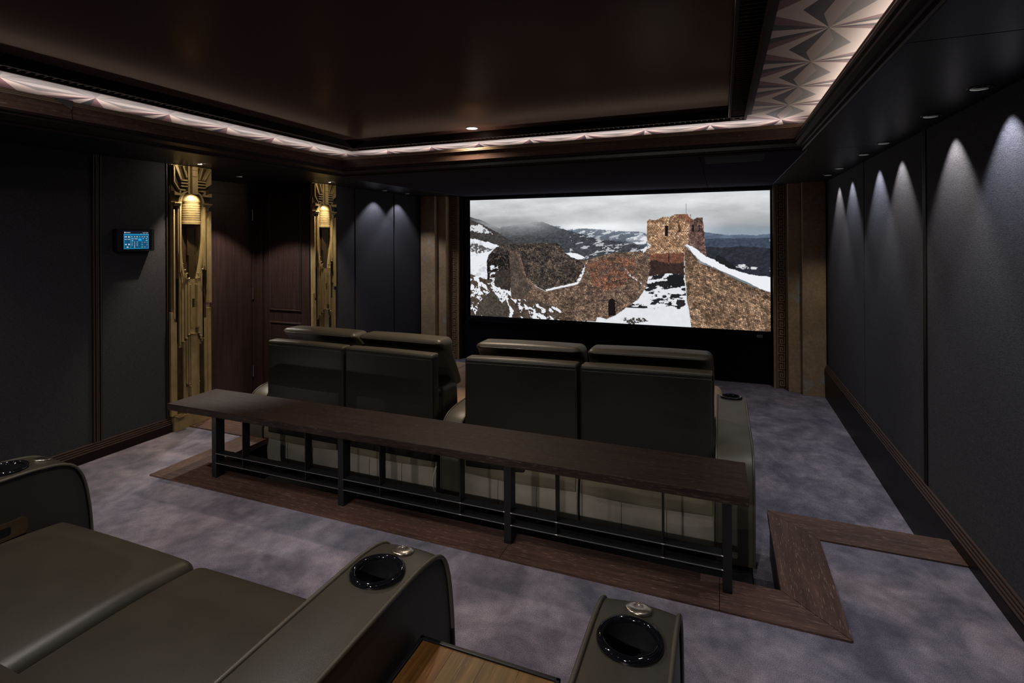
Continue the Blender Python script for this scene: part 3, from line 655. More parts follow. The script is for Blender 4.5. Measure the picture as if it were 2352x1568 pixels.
# ------------------------------------------------------------------ stepped bronze pilasters with key pattern
def pilaster(name_label, sg, x_in):
    # x_in: inner edge of the key strip; sg=+1 steps outward to +x
    p = thing('stepped_pilaster', name_label, 'pilaster', (x_in + sg * 0.24, 6.5, F), 'stepped bronze pilasters')
    def bx(a, b, y0, y1, z0=F, z1=ZS): 
        xa, xb = sorted((x_in + sg * a, x_in + sg * b)); return (xa, xb, y0, y1, z0, z1)
    MB().box(*bx(0.26, 0.482 if sg < 0 else 0.478, 6.312, YF)).build('wide_face', PAT, p, bevel=0.003)
    MB().box(*bx(0.135, 0.2595, 6.40, YF)).build('narrow_face', PAT, p, bevel=0.003)
    k = MB().box(*bx(0.0, 0.1345, 6.52, YF)).build('key_face', PATD, p, bevel=0.002)
    MB().box(*bx(0.0, 0.026, 6.514, 6.52)).build('border_strip', PATG, k); MB().box(*bx(0.122, 0.134, 6.514, 6.52)).build('border_strip', PATG, k)
    # one key: spiral of square bars
    s = MB(); w = 0.0045; Lk = 0.094; ww = 0.090
    path = [(0.0, 0.0), (0.0, Lk * 0.97), None, (0.0, Lk * 0.97), (0.066, Lk * 0.97), None, (0.066, Lk * 0.97), (0.066, Lk * 0.22), None, (0.066, Lk * 0.22), (0.026, Lk * 0.22), None, (0.026, Lk * 0.22), (0.026, Lk * 0.66), None, (0.026, Lk * 0.66), (0.046, Lk * 0.66), None, (0.046, Lk * 0.66), (0.046, Lk * 0.45)]
    seg = [q for q in path]; cur = []
    def flush(c):
        (ax, az), (bx_, bz) = c; s.box(min(ax, bx_) - w, max(ax, bx_) + w, -0.006, 0.0, min(az, bz) - w, max(az, bz) + w)
    for q in seg + [None]:
        if q is None:
            if len(cur) == 2: flush(cur)
            cur = []
        else: cur.append(q)
    me = bpy.data.meshes.new('greek_key'); me.from_pydata(s.v, [], s.f); me.materials.append(PATG)
    for i in range(24):
        o = bpy.data.objects.new('greek_key', me); COL.objects.link(o); o.parent = k
        z = F + 0.01 + i * Lk
        xk = x_in + (0.040 if sg > 0 else -0.040 - 0.066)
        o.matrix_parent_inverse = Matrix.Identity(4); o.matrix_basis = Matrix.Translation(Vector((xk, 6.52, z)) - k.matrix_world.translation)
        KEYS.append((o, k, Vector((xk, 6.52, z))))
    return p
KEYS = []
pilaster('stepped bronze pilaster with key pattern to the right of the screen', 1, 0.54)
pilaster('stepped bronze pilaster with key pattern to the left of the screen', -1, -3.38)
bpy.context.view_layer.update()
for o, k, w in KEYS:
    o.matrix_parent_inverse = k.matrix_world.inverted(); o.matrix_basis = Matrix.Translation(w)

# ------------------------------------------------------------------ projection screen
SX0, SX1, SZ0, SZ1, SY = -3.243, 0.517, 0.372, 1.968, 6.60
scr = thing('projection_screen', 'wide projection screen showing a snowy ruined castle, in a black velvet frame', 'screen', (-1.363, SY, SZ0))
m = MB()
prof = [(-0.075, 0.0), (-0.075, -0.03), (-0.02, -0.03), (0.0, -0.004), (0.0, 0.02)]
rects = [[(SX0 + max(a, -.05), SZ0 + a), (SX1 - max(a, -.02), SZ0 + a), (SX1 - max(a, -.02), SZ1 - max(a, -.045)), (SX0 + max(a, -.05), SZ1 - max(a, -.045))] for a, d in prof]
vs = [(p[0], SY + d, p[1]) for R_, (a, d) in zip(rects, prof) for p in R_]
m.add(vs, [(i * 4 + k, i * 4 + (k + 1) % 4, (i + 1) * 4 + (k + 1) % 4, (i + 1) * 4 + k) for i in range(4) for k in range(4)]).build('frame', VELV, scr)
MB().box(0.372, 0.432, SY - 0.034, SY - 0.030, 0.306, 0.334).build('maker_plate', plain('plate_grey', (0.16, 0.15, 0.17), 0.4), scr)
MB().box(0.380, 0.424, SY - 0.0348, SY - 0.034, 0.317, 0.324).build('plate_mark', plain('plate_mark', (0.03, 0.03, 0.035), 0.5), scr)

def paint(NW=760, NH=323):
    rs = np.random.RandomState(7)
    u = (np.arange(NW) + 0.5) / NW * 1000; v = (np.arange(NH) + 0.5) / NH * 424
    Ug, Vg = np.meshgrid(u, v)
    def vn(sx, sy, seed, rot=0.0, ux=None, vx=None):
        r_ = np.random.RandomState(seed); a = Ug if ux is None else ux; b = Vg if vx is None else vx
        if rot: a, b = a * math.cos(rot) + b * math.sin(rot), -a * math.sin(rot) + b * math.cos(rot)
        a = a / sx + 500; b = b / sy + 500; G = r_.rand(256, 256)
        i = np.floor(a).astype(int); j = np.floor(b).astype(int); fa = a - i; fb = b - j
        fa = fa * fa * (3 - 2 * fa); fb = fb * fb * (3 - 2 * fb)
        g_ = lambda x, y: G[x % 256, y % 256]
        return (g_(i, j) * (1 - fa) + g_(i + 1, j) * fa) * (1 - fb) + (g_(i, j + 1) * (1 - fa) + g_(i + 1, j + 1) * fa) * fb
    def fb_(sx, sy, seed, o=4, rot=0.0):
        t = 0; w = 0
        for k in range(o): t = t + vn(sx / 2 ** k, sy / 2 ** k, seed + k, rot) * 0.6 ** k; w += 0.6 ** k
        return t / w
    def mask(poly, soft=0, jag=0, seed=3):
        x = Ug.copy(); y = Vg.copy()
        if jag: x = x + (fb_(9, 9, seed, 3) - .5) * jag; y = y + (fb_(9, 9, seed + 9, 3) - .5) * jag
        ins = np.zeros(x.shape, bool); n = len(poly)
        for i in range(n):
            x1, y1 = poly[i]; x2, y2 = poly[(i + 1) % n]
            if y1 == y2: continue
            c = ((y1 > y) != (y2 > y)) & (x < (x2 - x1) * (y - y1) / (y2 - y1) + x1); ins ^= c
        return ins.astype(float)
    C = lambda r, g_, b: np.array([r, g_, b], float)[None, None, :]
    img = np.zeros((NH, NW, 3))
    def over(col, m_): 
        nonlocal img
        img = img * (1 - m_[..., None]) + col * m_[..., None]
    n1 = fb_(260, 60, 11, 5); n2 = fb_(90, 26, 21, 5); n3 = fb_(5, 5, 31, 3); n4 = fb_(14, 10, 41, 4); n5 = fb_(2.6, 2.6, 51, 2)
    sky = 214 + (n1 - .5) * 34 + (n2 - .5) * 44 - 16 * np.exp(-((Vg - 66) / 26) ** 2)
    sky += 34 * np.exp(-((Ug - 480) / 170) ** 2 - ((Vg - 103) / 15) ** 2)
    sky -= np.clip((Vg - 62) / 50, 0, 1) * np.clip((Ug - 760) / 120, 0, 1) * (42 + 60 * (n2 - .35))
    img = np.clip(sky, 90, 243)[..., None] * (C(0.985, 1.0, 1.015) / 1.0)
    img += np.clip((Vg - 95) / 25, 0, 1)[..., None] * np.clip((Ug - 760) / 100, 0, 1)[..., None] * C(-14, -4, 6)
    P = PICT
    tx = lambda base, amp, nn: np.clip(C(*base) * (1 + amp * (nn[..., None] - .5) * 2), 0, 255)
    trees = fb_(7, 3.2, 61, 4, -0.35); patch = fb_(26, 7, 71, 4, -0.2)
    over(tx((92, 104, 124), .22, patch), mask(P['farR'], jag=2)); over(tx((62, 72, 88), .3, trees), mask([[811, 146], [1000, 143], [1000, 267], [817, 215]], jag=3))
    over(tx((46, 48, 56), .35, trees), mask(P['forR'], jag=3))
    sp = mask([[915, 225], [935, 226], [945, 236], [930, 240], [905, 232]], jag=6) + mask([[945, 232], [965, 232], [960, 240], [948, 239]], jag=5)
    over(C(214, 216, 220), np.clip(sp, 0, 1) * (n3 > .42))
    hz = np.clip((Vg - 96) / 70, 0, 1)[..., None]
    m1 = C(128, 138, 152) * (1 - hz) + C(78, 84, 94) * hz; over(m1 * (1 + .25 * (trees[..., None] - .5)), mask(P['m1'], jag=3))
    over(C(226, 229, 234), mask(P['m1'], jag=3) * (patch > .58) * np.clip(1.2 - (Vg - 100) / 60, 0, 1))
    over(tx((66, 69, 74), .42, trees), mask(P['m2'], jag=6)); over(C(206, 209, 214), mask(P['m2'], jag=6) * (patch > .63) * (Ug > 380) * .85)
    over(tx((70, 71, 74), .42, trees), mask(P['m3'], jag=3))
    mist = np.clip(1.5 - np.abs(Ug - 160) / 150, 0, 1) * np.clip((142 - Vg) / 46, 0, 1) * (0.6 + 0.8 * n2) * np.clip((Vg - 60) / 22, 0, 1)
    over((C(160, 163, 166) + (n2[..., None] - .5) * 50) * np.ones_like(img), np.clip(mist, 0, .93))
    over(tx((66, 62, 62), .45, trees), mask(P['m4'], jag=3)); over(C(214, 216, 220), mask([[0, 88], [40, 92], [95, 124], [60, 122], [0, 112]], jag=12) * (n4 > .38))
    over(C(232, 234, 240) * (1 - .12 * (n4[..., None] > .62)), mask(P['snL'], jag=10)); over(tx((92, 90, 92), .4, trees), mask([[0, 160], [35, 160], [60, 172], [90, 182], [40, 196], [0, 188]], jag=12) * (n3 > .4))
    over(C(236, 238, 243), mask(P['sp1'], jag=4)); over(C(222, 225, 230), mask(P['sp2'], jag=6) * (patch < .6))
    # masonry: coursed stones
    def brick(bw, bh, rot, seed, ux=None, sk=0.0):
        a = Ug * math.cos(rot) + Vg * math.sin(rot); b = -Ug * math.sin(rot) + Vg * math.cos(rot)
        a = a + (fb_(16, 16, seed, 2) - .5) * 3; b = b + (fb_(16, 16, seed + 5, 2) - .5) * 2.5
        j = np.floor(b / bh).astype(int); a = a + (j % 2) * bw / 2; i = np.floor(a / bw).astype(int)
        fa = a / bw - i; fb2 = b / bh - j; G = np.random.RandomState(seed).rand(512, 512)[(i + 100) % 512, (j + 100) % 512]
        mort = ((fa < .2) | (fb2 < .26)).astype(float); return G, mort
    def stone(cols, amp, bw, bh, rot, seed, m_, mcol=(38, 30, 24)):
        G, mo = brick(bw, bh, rot, seed); a, b = C(*cols[0]), C(*cols[1]); t = np.clip(0.5 + (n4 - .5) * 2.6, 0, 1)[..., None]
        col = a * (1 - t) + b * t; col = col * (0.80 + amp * G[..., None]) * (0.62 + .98 * n5[..., None])
        col = col * (1 - .58 * mo[..., None]) + C(*mcol) * .58 * mo[..., None]; over(np.clip(col * C(.97, .95, .97), 0, 255), m_)
    stone(((44, 41, 39), (80, 71, 62)), .8, 5, 4, 0.15, 5, mask(P['ring'], jag=4), (16, 14, 14))
    over(C(30, 27, 27) * np.ones_like(img), mask([[68, 221], [90, 196], [150, 200], [170, 230], [144, 270], [102, 315], [69, 301]], jag=6) * (n3 > .45))
    stone(((82, 68, 58), (124, 106, 88)), .6, 6.5, 4.2, -0.22, 9, mask(P['wall'], jag=3))
    over(np.clip(img * C(.85, .68, .62) + C(20, 6, 4), 0, 255), mask([[440, 230], [520, 205], [600, 205], [600, 260], [560, 300], [470, 330]], jag=26) * .55 * (n4 > .44))
    over(C(62, 58, 54) * (0.6 + .8 * n3[..., None]), mask([[157, 191], [185, 196], [200, 250], [240, 320], [200, 360], [158, 350]], jag=8) * .55)
    over(img * .62, mask([[345, 425], [330, 380], [400, 330], [400, 425]], jag=20) * .4)
    stone(((126, 98, 72), (186, 158, 126)), .45, 7.5, 4.6, -0.03, 13, mask(P['tower'], jag=3), (60, 38, 26))
    over(np.clip(C(92, 52, 42) * (0.55 + .9 * n3[..., None]), 0, 255), mask(P['rust'], jag=10) * np.clip(.5 + .8 * (n4 - .3), 0, .95))
    over(C(44, 36, 36) * (0.6 + .8 * n3[..., None]), mask([[648, 214], [700, 225], [754, 222], [754, 262], [648, 270]], jag=16) * .8)
    over(C(60, 40, 30) * np.ones_like(img), mask([[728, 84], [742, 98], [745, 116], [734, 128], [726, 142], [730, 128], [738, 116], [736, 98]], jag=4) * .7)
    over(C(110, 62, 50) * np.ones_like(img), mask([[727, 68], [774, 68], [776, 98], [762, 90], [745, 80]], jag=12) * .5 * (n3 > .4))
    stone(((78, 62, 56), (116, 94, 84)), .55, 4, 4.5, 0.05, 17, mask(P['tside'], jag=3), (50, 30, 30))
    stone(((92, 76, 60), (146, 122, 98)), .6, 7.5, 4.6, 0.5, 19, mask(P['rwall'], jag=2), (54, 40, 28)); over(img * .66, mask(P['darkw'], jag=10) * .25)
    over(img * .7, mask([[755, 166], [1000, 300], [1000, 335], [940, 300], [800, 222]], jag=8) * .8)
    over(C(236, 238, 243) * np.ones_like(img), mask(P['rsnow'], jag=4)); over(C(32, 36, 36) * np.ones_like(img), mask(P['tree'], jag=7))
    over(C(233, 235, 240) * (1 - .06 * n4[..., None]), mask(P['court'], jag=3))
    rk = fb_(26, 9, 81, 4, -0.15)
    over(C(34, 34, 38) * (0.7 + .7 * n3[..., None]), mask(P['court'], jag=2) * (rk > (0.47 + np.clip((Vg - 296) / 300, 0, .17))) * (Vg < 372))
    over(C(30, 31, 34) * np.ones_like(img), mask([[706, 262], [752, 264], [755, 296], [722, 300], [700, 286]], jag=8)); over(C(40, 40, 42) * np.ones_like(img), mask([[735, 338], [756, 340], [758, 358], [738, 362], [728, 350]], jag=7))
    over(C(60, 56, 52) * (0.6 + .8 * n3[..., None]), mask([[560, 408], [625, 402], [640, 415], [600, 424], [560, 420]], jag=14) * (n3 > .42))
    rkk = fb_(20, 13, 91, 4, 0.5)
    over(C(76, 66, 58) * (0.5 + 1.0 * n3[..., None]), mask(P['rocks'], jag=5)); over(C(232, 234, 239) * np.ones_like(img), mask(P['rocks'], jag=5) * (rkk > .565))
    over(C(70, 64, 58) * (0.5 + 1.0 * n3[..., None]), mask([[85, 330], [140, 350], [158, 400], [150, 425], [20, 425], [40, 370]], jag=8)); over(C(232, 234, 240) * np.ones_like(img), mask([[84, 300], [150, 322], [150, 352], [126, 376], [92, 330]], jag=8) * (n3 > .36))
    over(C(226, 228, 234) * np.ones_like(img), mask([[84, 236], [112, 240], [104, 312], [78, 300]], jag=14) * (rk > .58))
    over(C(58, 52, 48) * (0.5 + 1.0 * n3[..., None]), mask([[100, 262], [160, 250], [160, 330], [120, 322], [98, 312]], jag=8))
    over(C(234, 236, 240) * np.ones_like(img), mask(P['ledge'], jag=4)); over(C(234, 236, 240) * np.ones_like(img), mask([[404, 290], [424, 250], [432, 240], [430, 256], [412, 296]], jag=6) * (n3 > .4))
    over(C(226, 228, 234) * np.ones_like(img), mask([[618, 182], [650, 160], [652, 170], [626, 190]], jag=7) * (n3 > .42)); over(C(220, 222, 226) * np.ones_like(img), mask([[570, 242], [586, 262], [636, 300], [636, 304], [582, 266], [568, 246]], jag=4) * (n3 > .5) * .8)
    for k in ('door', 'w1', 'w2', 'w3', 'w4', 'slit'): over(C(26, 23, 22) * np.ones_like(img), mask(P[k], jag=1.5))
    over(C(110, 112, 116) * np.ones_like(img), mask(P['pole']))
    for k in range(13): over(C(34, 28, 24) * np.ones_like(img), mask([[533 + k * 4.6, 283 - k * .9], [535.6 + k * 4.6, 283 - k * .9], [535.6 + k * 4.6, 288 - k * .9], [533 + k * 4.6, 288 - k * .9]]))
    for k in range(26): x_, y_ = rs.uniform(455, 640), rs.uniform(215, 360); over(C(40, 30, 26) * np.ones_like(img), mask([[x_, y_], [x_ + 2.4, y_], [x_ + 2.4, y_ + 3.4], [x_, y_ + 3.4]]) * mask(P['wall']) * .7)
    for k in range(16): x_, y_ = rs.uniform(655, 755), rs.uniform(110, 185); over(C(58, 36, 26) * np.ones_like(img), mask([[x_, y_], [x_ + 2.6, y_], [x_ + 2.6, y_ + 3.6], [x_, y_ + 3.6]], jag=2) * .7)
    for k in range(90): x_, y_ = rs.uniform(765, 1000), rs.uniform(200, 420); over(img * .5, mask([[x_, y_], [x_ + 2.5, y_ + 1], [x_ + 1.5, y_ + 7], [x_ - 1, y_ + 6]], jag=2) * mask(P['rwall']) * (1 - mask(P['rsnow'], jag=4)) * .8)
    c = np.clip(img, 0, 255) / 255.0
    return NW, NH, np.where(c <= 0.04045, c / 12.92, ((c + 0.055) / 1.055) ** 2.4)
PICT = {"farR":[[811,124],[845,129],[885,135],[924,133],[962,136],[1000,131],[1000,267],[817,215]],"forR":[[817,170],[865,173],[924,168],[1000,175],[1000,267],[817,224]],"m1":[[304,98],[344,100],[383,112],[431,108],[478,113],[524,116],[570,121],[614,121],[641,130],[641,199],[304,200]],"m2":[[100,112],[130,100],[207,90],[263,84],[284,85],[334,103],[383,118],[431,130],[478,147],[547,152],[592,163],[628,170],[641,190],[641,217],[144,221]],"m3":[[-5,60],[45,74],[90,92],[127,108],[181,126],[243,143],[294,157],[294,200],[71,201]],"m4":[[-5,69],[45,88],[89,109],[127,129],[165,152],[191,164],[192,220],[-4,222]],"snL":[[-5,143],[35,146],[73,156],[120,169],[90,191],[68,221],[69,289],[-4,275]],"sp1":[[364,192],[407,193],[436,209],[412,215],[383,205]],"sp2":[[570,145],[606,136],[639,136],[639,159],[606,163]],"ring":[[68,221],[74,201],[106,171],[154,163],[243,159],[334,157],[346,165],[356,181],[369,200],[408,214],[434,214],[432,242],[422,284],[406,297],[292,326],[254,309],[223,283],[197,240],[171,230],[144,270],[102,315],[69,301]],"wall":[[157,191],[173,186],[197,201],[218,269],[254,311],[292,327],[408,299],[434,242],[431,218],[479,204],[525,193],[570,188],[615,186],[650,161],[649,261],[637,301],[611,342],[535,399],[507,412],[470,423],[345,425],[158,368]],"tower":[[640,88],[647,82],[667,84],[692,73],[709,76],[726,67],[764,67],[774,82],[771,129],[766,166],[755,165],[754,261],[648,268],[647,163],[640,154]],"rust":[[648,194],[693,192],[755,190],[754,261],[648,268]],"tside":[[774,82],[785,84],[791,79],[810,79],[815,130],[817,160],[822,202],[793,185],[766,164]],"rwall":[[755,166],[785,196],[801,222],[846,238],[885,259],[924,279],[962,295],[1001,308],[1001,425],[775,425],[769,371],[763,346],[757,259]],"rsnow":[[760,162],[781,170],[801,185],[821,202],[846,211],[885,232],[924,249],[962,258],[1001,260],[1001,306],[974,297],[943,281],[912,266],[865,245],[826,226],[803,215],[781,191]],"court":[[643,268],[702,256],[754,259],[761,346],[765,367],[776,425],[468,428],[475,407],[507,412],[535,399],[611,342],[637,301]],"rocks":[[-4,272],[69,291],[102,300],[161,314],[161,358],[208,359],[265,361],[305,372],[352,391],[335,425],[-3,427]],"door":[[512,402],[512,355],[516,346],[524,342],[534,347],[537,399]],"w1":[[696,103],[706,103],[706,136],[696,136]],"w2":[[779,101],[784,101],[784,123],[779,123]],"w3":[[798,101],[801,101],[801,122],[798,122]],"w4":[[805,102],[807,102],[807,117],[805,117]],"slit":[[706,185],[709,185],[709,220],[706,220]],"pole":[[760,33],[762,34],[762,68],[760,68]],"tree":[[848,202],[857,196],[873,204],[885,219],[901,223],[907,242],[885,236],[848,215]],"ledge":[[292,321],[408,291],[410,297],[295,327]],"darkw":[[755,166],[785,196],[793,233],[777,259],[765,346],[757,259]]}
NW, NH, pic = paint()
xs = SX0 + (SX1 - SX0) * np.arange(NW + 1) / NW; zs = SZ1 - (SZ1 - SZ0) * np.arange(NH + 1) / NH
Xg, Zg = np.meshgrid(xs, zs); co = np.stack([Xg, np.full_like(Xg, SY + 0.004), Zg], -1).reshape(-1, 3)
me = bpy.data.meshes.new('picture'); nf = NW * NH
jj, ii = np.meshgrid(np.arange(NH), np.arange(NW), indexing='ij'); a = jj * (NW + 1) + ii
quads = np.stack([a, a + NW + 1, a + NW + 2, a + 1], -1).reshape(-1)
me.vertices.add(len(co)); me.vertices.foreach_set('co', co.reshape(-1)); me.loops.add(nf * 4); me.loops.foreach_set('vertex_index', quads)
me.polygons.add(nf); me.polygons.foreach_set('loop_start', np.arange(nf) * 4); me.polygons.foreach_set('loop_total', np.full(nf, 4)); me.update(calc_edges=True)
att = me.color_attributes.new('picture', 'FLOAT_COLOR', 'POINT')
pc_ = np.concatenate([pic, pic[-1:]], 0); pc_ = np.concatenate([pc_, pc_[:, -1:]], 1)
att.data.foreach_set('color', np.concatenate([pc_, np.ones(pc_.shape[:2] + (1,))], -1).reshape(-1).astype(np.float32))
pm = bpy.data.materials.new('projected_picture'); pm.use_nodes = True; nt = pm.node_tree; nt.nodes.clear()
o_ = nt.nodes.new('ShaderNodeOutputMaterial'); e_ = nt.nodes.new('ShaderNodeEmission'); a_ = nt.nodes.new('ShaderNodeAttribute'); a_.attribute_name = 'picture'
nt.links.new(a_.outputs['Color'], e_.inputs[0]); e_.inputs[1].default_value = 1.0; nt.links.new(e_.outputs[0], o_.inputs[0])
me.materials.append(pm); po = bpy.data.objects.new('picture', me); COL.objects.link(po); po.parent = scr; po.matrix_parent_inverse = Matrix.Translation(-scr.location)

# ------------------------------------------------------------------ touch panel on the left wall
tp = thing('touch_panel', 'black wall touch panel with a glowing blue control screen', 'control panel', (XL, 2.47, 1.44))
m = MB().prism([(2.343, 1.372), (2.352, 1.368), (2.588, 1.368), (2.597, 1.372), (2.597, 1.520), (2.588, 1.524), (2.352, 1.524), (2.343, 1.520)], 0, XL, XL + 0.05)
m.build('housing', plain('panel_black', (0.010, 0.010, 0.012), 0.3), tp, bevel=0.004)
px = XL + 0.0505
MB().box(px - 0.001, px, 2.372, 2.578, 1.378, 1.516).build('glass', GLB, tp)
def pr(y0, y1, z0, z1, d, mat, name): MB().box(px, px + d, y0, y1, z0, z1).build(name, mat, tp)
Y0, Y1, Z0, Z1 = 2.386, 2.556, 1.384, 1.510
BL1, BL2, BL3, UIW = emis('ui_cyan', (0.015, 0.22, 0.42), 0.95), emis('ui_blue', (0.006, 0.075, 0.16), 1.0), emis('ui_navy', (0.010, 0.010, 0.022), 1.0), emis('ui_white', (0.62, 0.70, 0.78), 0.85)
pr(Y0, Y1, Z0, Z1, 0.0006, BL3, 'header'); pr(Y0, Y1, Z0, 1.490, 0.0009, BL1, 'screen_border')
def fy(x): return Y0 + (x - 822) / (1382 - 822) * (Y1 - Y0)
def fz(y): return Z1 - (y - 480) / (900 - 480) * (Z1 - Z0)
for x0, x1, y0, y1 in ((840, 960, 582, 885), (978, 1366, 582, 640), (978, 1366, 648, 714), (978, 1136, 722, 882), (1144, 1204, 722, 882), (1212, 1366, 722, 882)):
    pr(fy(x0), fy(x1), fz(y1), fz(y0), 0.0012, BL2, 'screen_field')
w = MB()
for x0, x1, y0, y1 in ((842, 890, 608, 628), (915, 950, 604, 636), (842, 892, 668, 680), (908, 955, 668, 682), (870, 965, 512, 524), (832, 860, 506, 530), (852, 880, 780, 808), (915, 950, 778, 808), (880, 925, 852, 868), (892, 910, 838, 852),
        (985, 1010, 606, 622), (1042, 1072, 606, 622), (1102, 1126, 602, 628), (1165, 1180, 606, 624), (1215, 1248, 608, 620), (1270, 1302, 608, 620), (1332, 1355, 606, 624), (985, 1040, 660, 672), (1058, 1122, 660, 672), (1238, 1268, 660, 670), (1312, 1344, 660, 670), (995, 1026, 698, 710), (1312, 1350, 698, 710),
        (1246, 1262, 514, 526), (1280, 1296, 514, 526), (1314, 1330, 512, 528), (1348, 1364, 514, 528), (1190, 1220, 546, 551), (1255, 1292, 546, 551), (1330, 1350, 546, 551)):
    w.box(px, px + 0.0016, fy(x0), fy(x1), fz(y1), fz(y0))
w.build('screen_icons', UIW, tp, kind='stuff')
pr(fy(1138), fy(1212), fz(705), fz(660), 0.0016, emis('ui_bright', (0.01, 0.35, 0.75), 1.1), 'screen_logo')
for (x_, y_, c_) in ((1232, 750, (0.5, 0.08, 0.12)), (1342, 750, (0.05, 0.5, 0.30)), (1232, 857, (0.5, 0.45, 0.08)), (1342, 855, (0.02, 0.15, 0.6))):
    m = MB(); m.lathe([(0.0038, 0), (0, 0)], (0, 0, 0), 10, sm=False); v = [(px + 0.0016, fy(x_) + p[0], fz(y_) + p[1]) for p in m.v]
    MB().add(v, [f for f in m.f]).build('round_button', emis('ui_button', c_, 0.8), tp)
def chev(x_, y_, ang):
    m = MB(); c, s_ = math.cos(ang), math.sin(ang)
    pts = [(-0.005, -0.003), (0, 0.003), (0.005, -0.003), (0.005, -0.0048), (0, 0.0008), (-0.005, -0.0048)]
    v = [(px + 0.0016, fy(x_) + p[0] * c - p[1] * s_, fz(y_) + p[0] * s_ + p[1] * c) for p in pts]
    m.add(v, [(0, 5, 4, 1), (1, 4, 3, 2)]).build('arrow_icon', UIW, tp)
chev(1288, 745, 0); chev(1288, 858, PI); chev(1230, 803, PI / 2); chev(1345, 803, -PI / 2)
def text(s_, y_, z_, size):
    c = bpy.data.curves.new('digit', 'FONT'); c.body = s_; c.size = size; c.align_x = 'CENTER'; c.align_y = 'CENTER'; c.extrude = 0.0002; c.materials.append(UIW)
    o0 = bpy.data.objects.new('digit_source', c); me_ = bpy.data.meshes.new_from_object(o0); bpy.data.objects.remove(o0)
    o = bpy.data.objects.new('digit', me_); COL.objects.link(o); o.parent = tp; o.matrix_parent_inverse = Matrix.Translation(-tp.location)
    o.location = (px + 0.0018, y_, z_); o.rotation_euler = (PI / 2, 0, PI / 2)
for k, (c_, r_) in enumerate([(c, r) for r in range(3) for c in range(3)] + [(1, 3)]):
    text('1234567890'[k], fy(1000 + 56 * c_), fz(745 + 39 * r_), 0.0125)

# ------------------------------------------------------------------ long low bar table behind the front sofas
bt = thing('bar_table', 'long low dark wenge bar table with black steel legs behind the front sofas', 'table', (-1.58, 2.47, 0))
m = MB(); m.box(-3.262, 0.099, 2.292, 2.642, 0.372, 0.412).build('tabletop', TOPW, bt, bevel=0.0025)
for x in (-2.877, -1.931, -0.960, -0.001):
    MB().box(x, x + 0.037, 2.297, 2.357, 0.006, 0.372).build('leg', STEEL, bt, bevel=0.002)
vx = (-2.627, -2.157, -1.662, -1.193, -0.703, -0.235)
for x in vx: MB().box(x - 0.003, x + 0.003, 2.299, 2.350, 0.098, 0.372).build('upright', STEEL, bt, bevel=0.001)
posts = (-2.877, -1.931, -0.960, -0.001)
for k in range(3):
    xs_ = [posts[k] + 0.037, vx[2 * k], vx[2 * k + 1], posts[k + 1]]
    for j in range(3):
        for z in (0.157, 0.100):
            a, b = xs_[j] + (0.003 if j else 0), xs_[j + 1] - (0.003 if j < 2 else 0)
            MB().box(a, b, 2.299, 2.350, z - 0.006, z).build('rail', STEEL, bt, bevel=0.0015)
w = MB()
for k in range(3):
    for x in (posts[k] + 0.037, vx[2 * k] - .003, vx[2 * k] + .003, vx[2 * k + 1] - .003, vx[2 * k + 1] + .003, posts[k + 1]):
        sgn = 1
        for z in (0.157, 0.100): w.tube([(x - 0.004, 2.2985, z - 0.003), (x + 0.004, 2.2985, z - 0.003)], 0.003, 6)
w.build('weld_beads', WELD, bt, kind='stuff')
# bright strips standing in for the gloss on the rails' front edges
e = MB()
for k in range(3):
    for z in (0.157, 0.100): e.box(posts[k] + 0.040, posts[k + 1] - 0.003, 2.2975, 2.2992, z - 0.0045, z - 0.0015)
e.build('rail_gloss_strip', plain('gloss_line_steel', (0.34, 0.34, 0.34), 0.3, 0.8), bt)

# ------------------------------------------------------------------ seating
def cup_holder(parent, x, y, z, slope=0.0, R=0.0655):
    M = Matrix.Rotation(slope, 3, 'X')
    MB().lathe([(0.070, -0.002), (0.0695, 0.004), (0.065, 0.0085), (0.059, 0.0095), (0.055, 0.007), (0.0535, 0.002), (0.052, -0.001)], (x, y, z), 40, tilt=M).lathe([(0.052, -0.001), (0.0505, -0.02), (0.047, -0.055), (0.0, -0.056)], (x, y, z), 40, mi=1, tilt=M).build('cup_holder', [GLB, BLK], parent)
def knob(parent, x, y, z, slope=0.0):
    M = Matrix.Rotation(slope, 3, 'X')
    MB().lathe([(0.0305, -0.004), (0.031, 0.0015), (0.0303, 0.003), (0.029, 0.0036), (0.007, 0.0105), (0.0062, 0.0095), (0.0040, 0.0095), (0.0034, 0.0108), (0, 0.0108)], (x, y, z), 36, tilt=M).build('control_knob', NICK, parent)
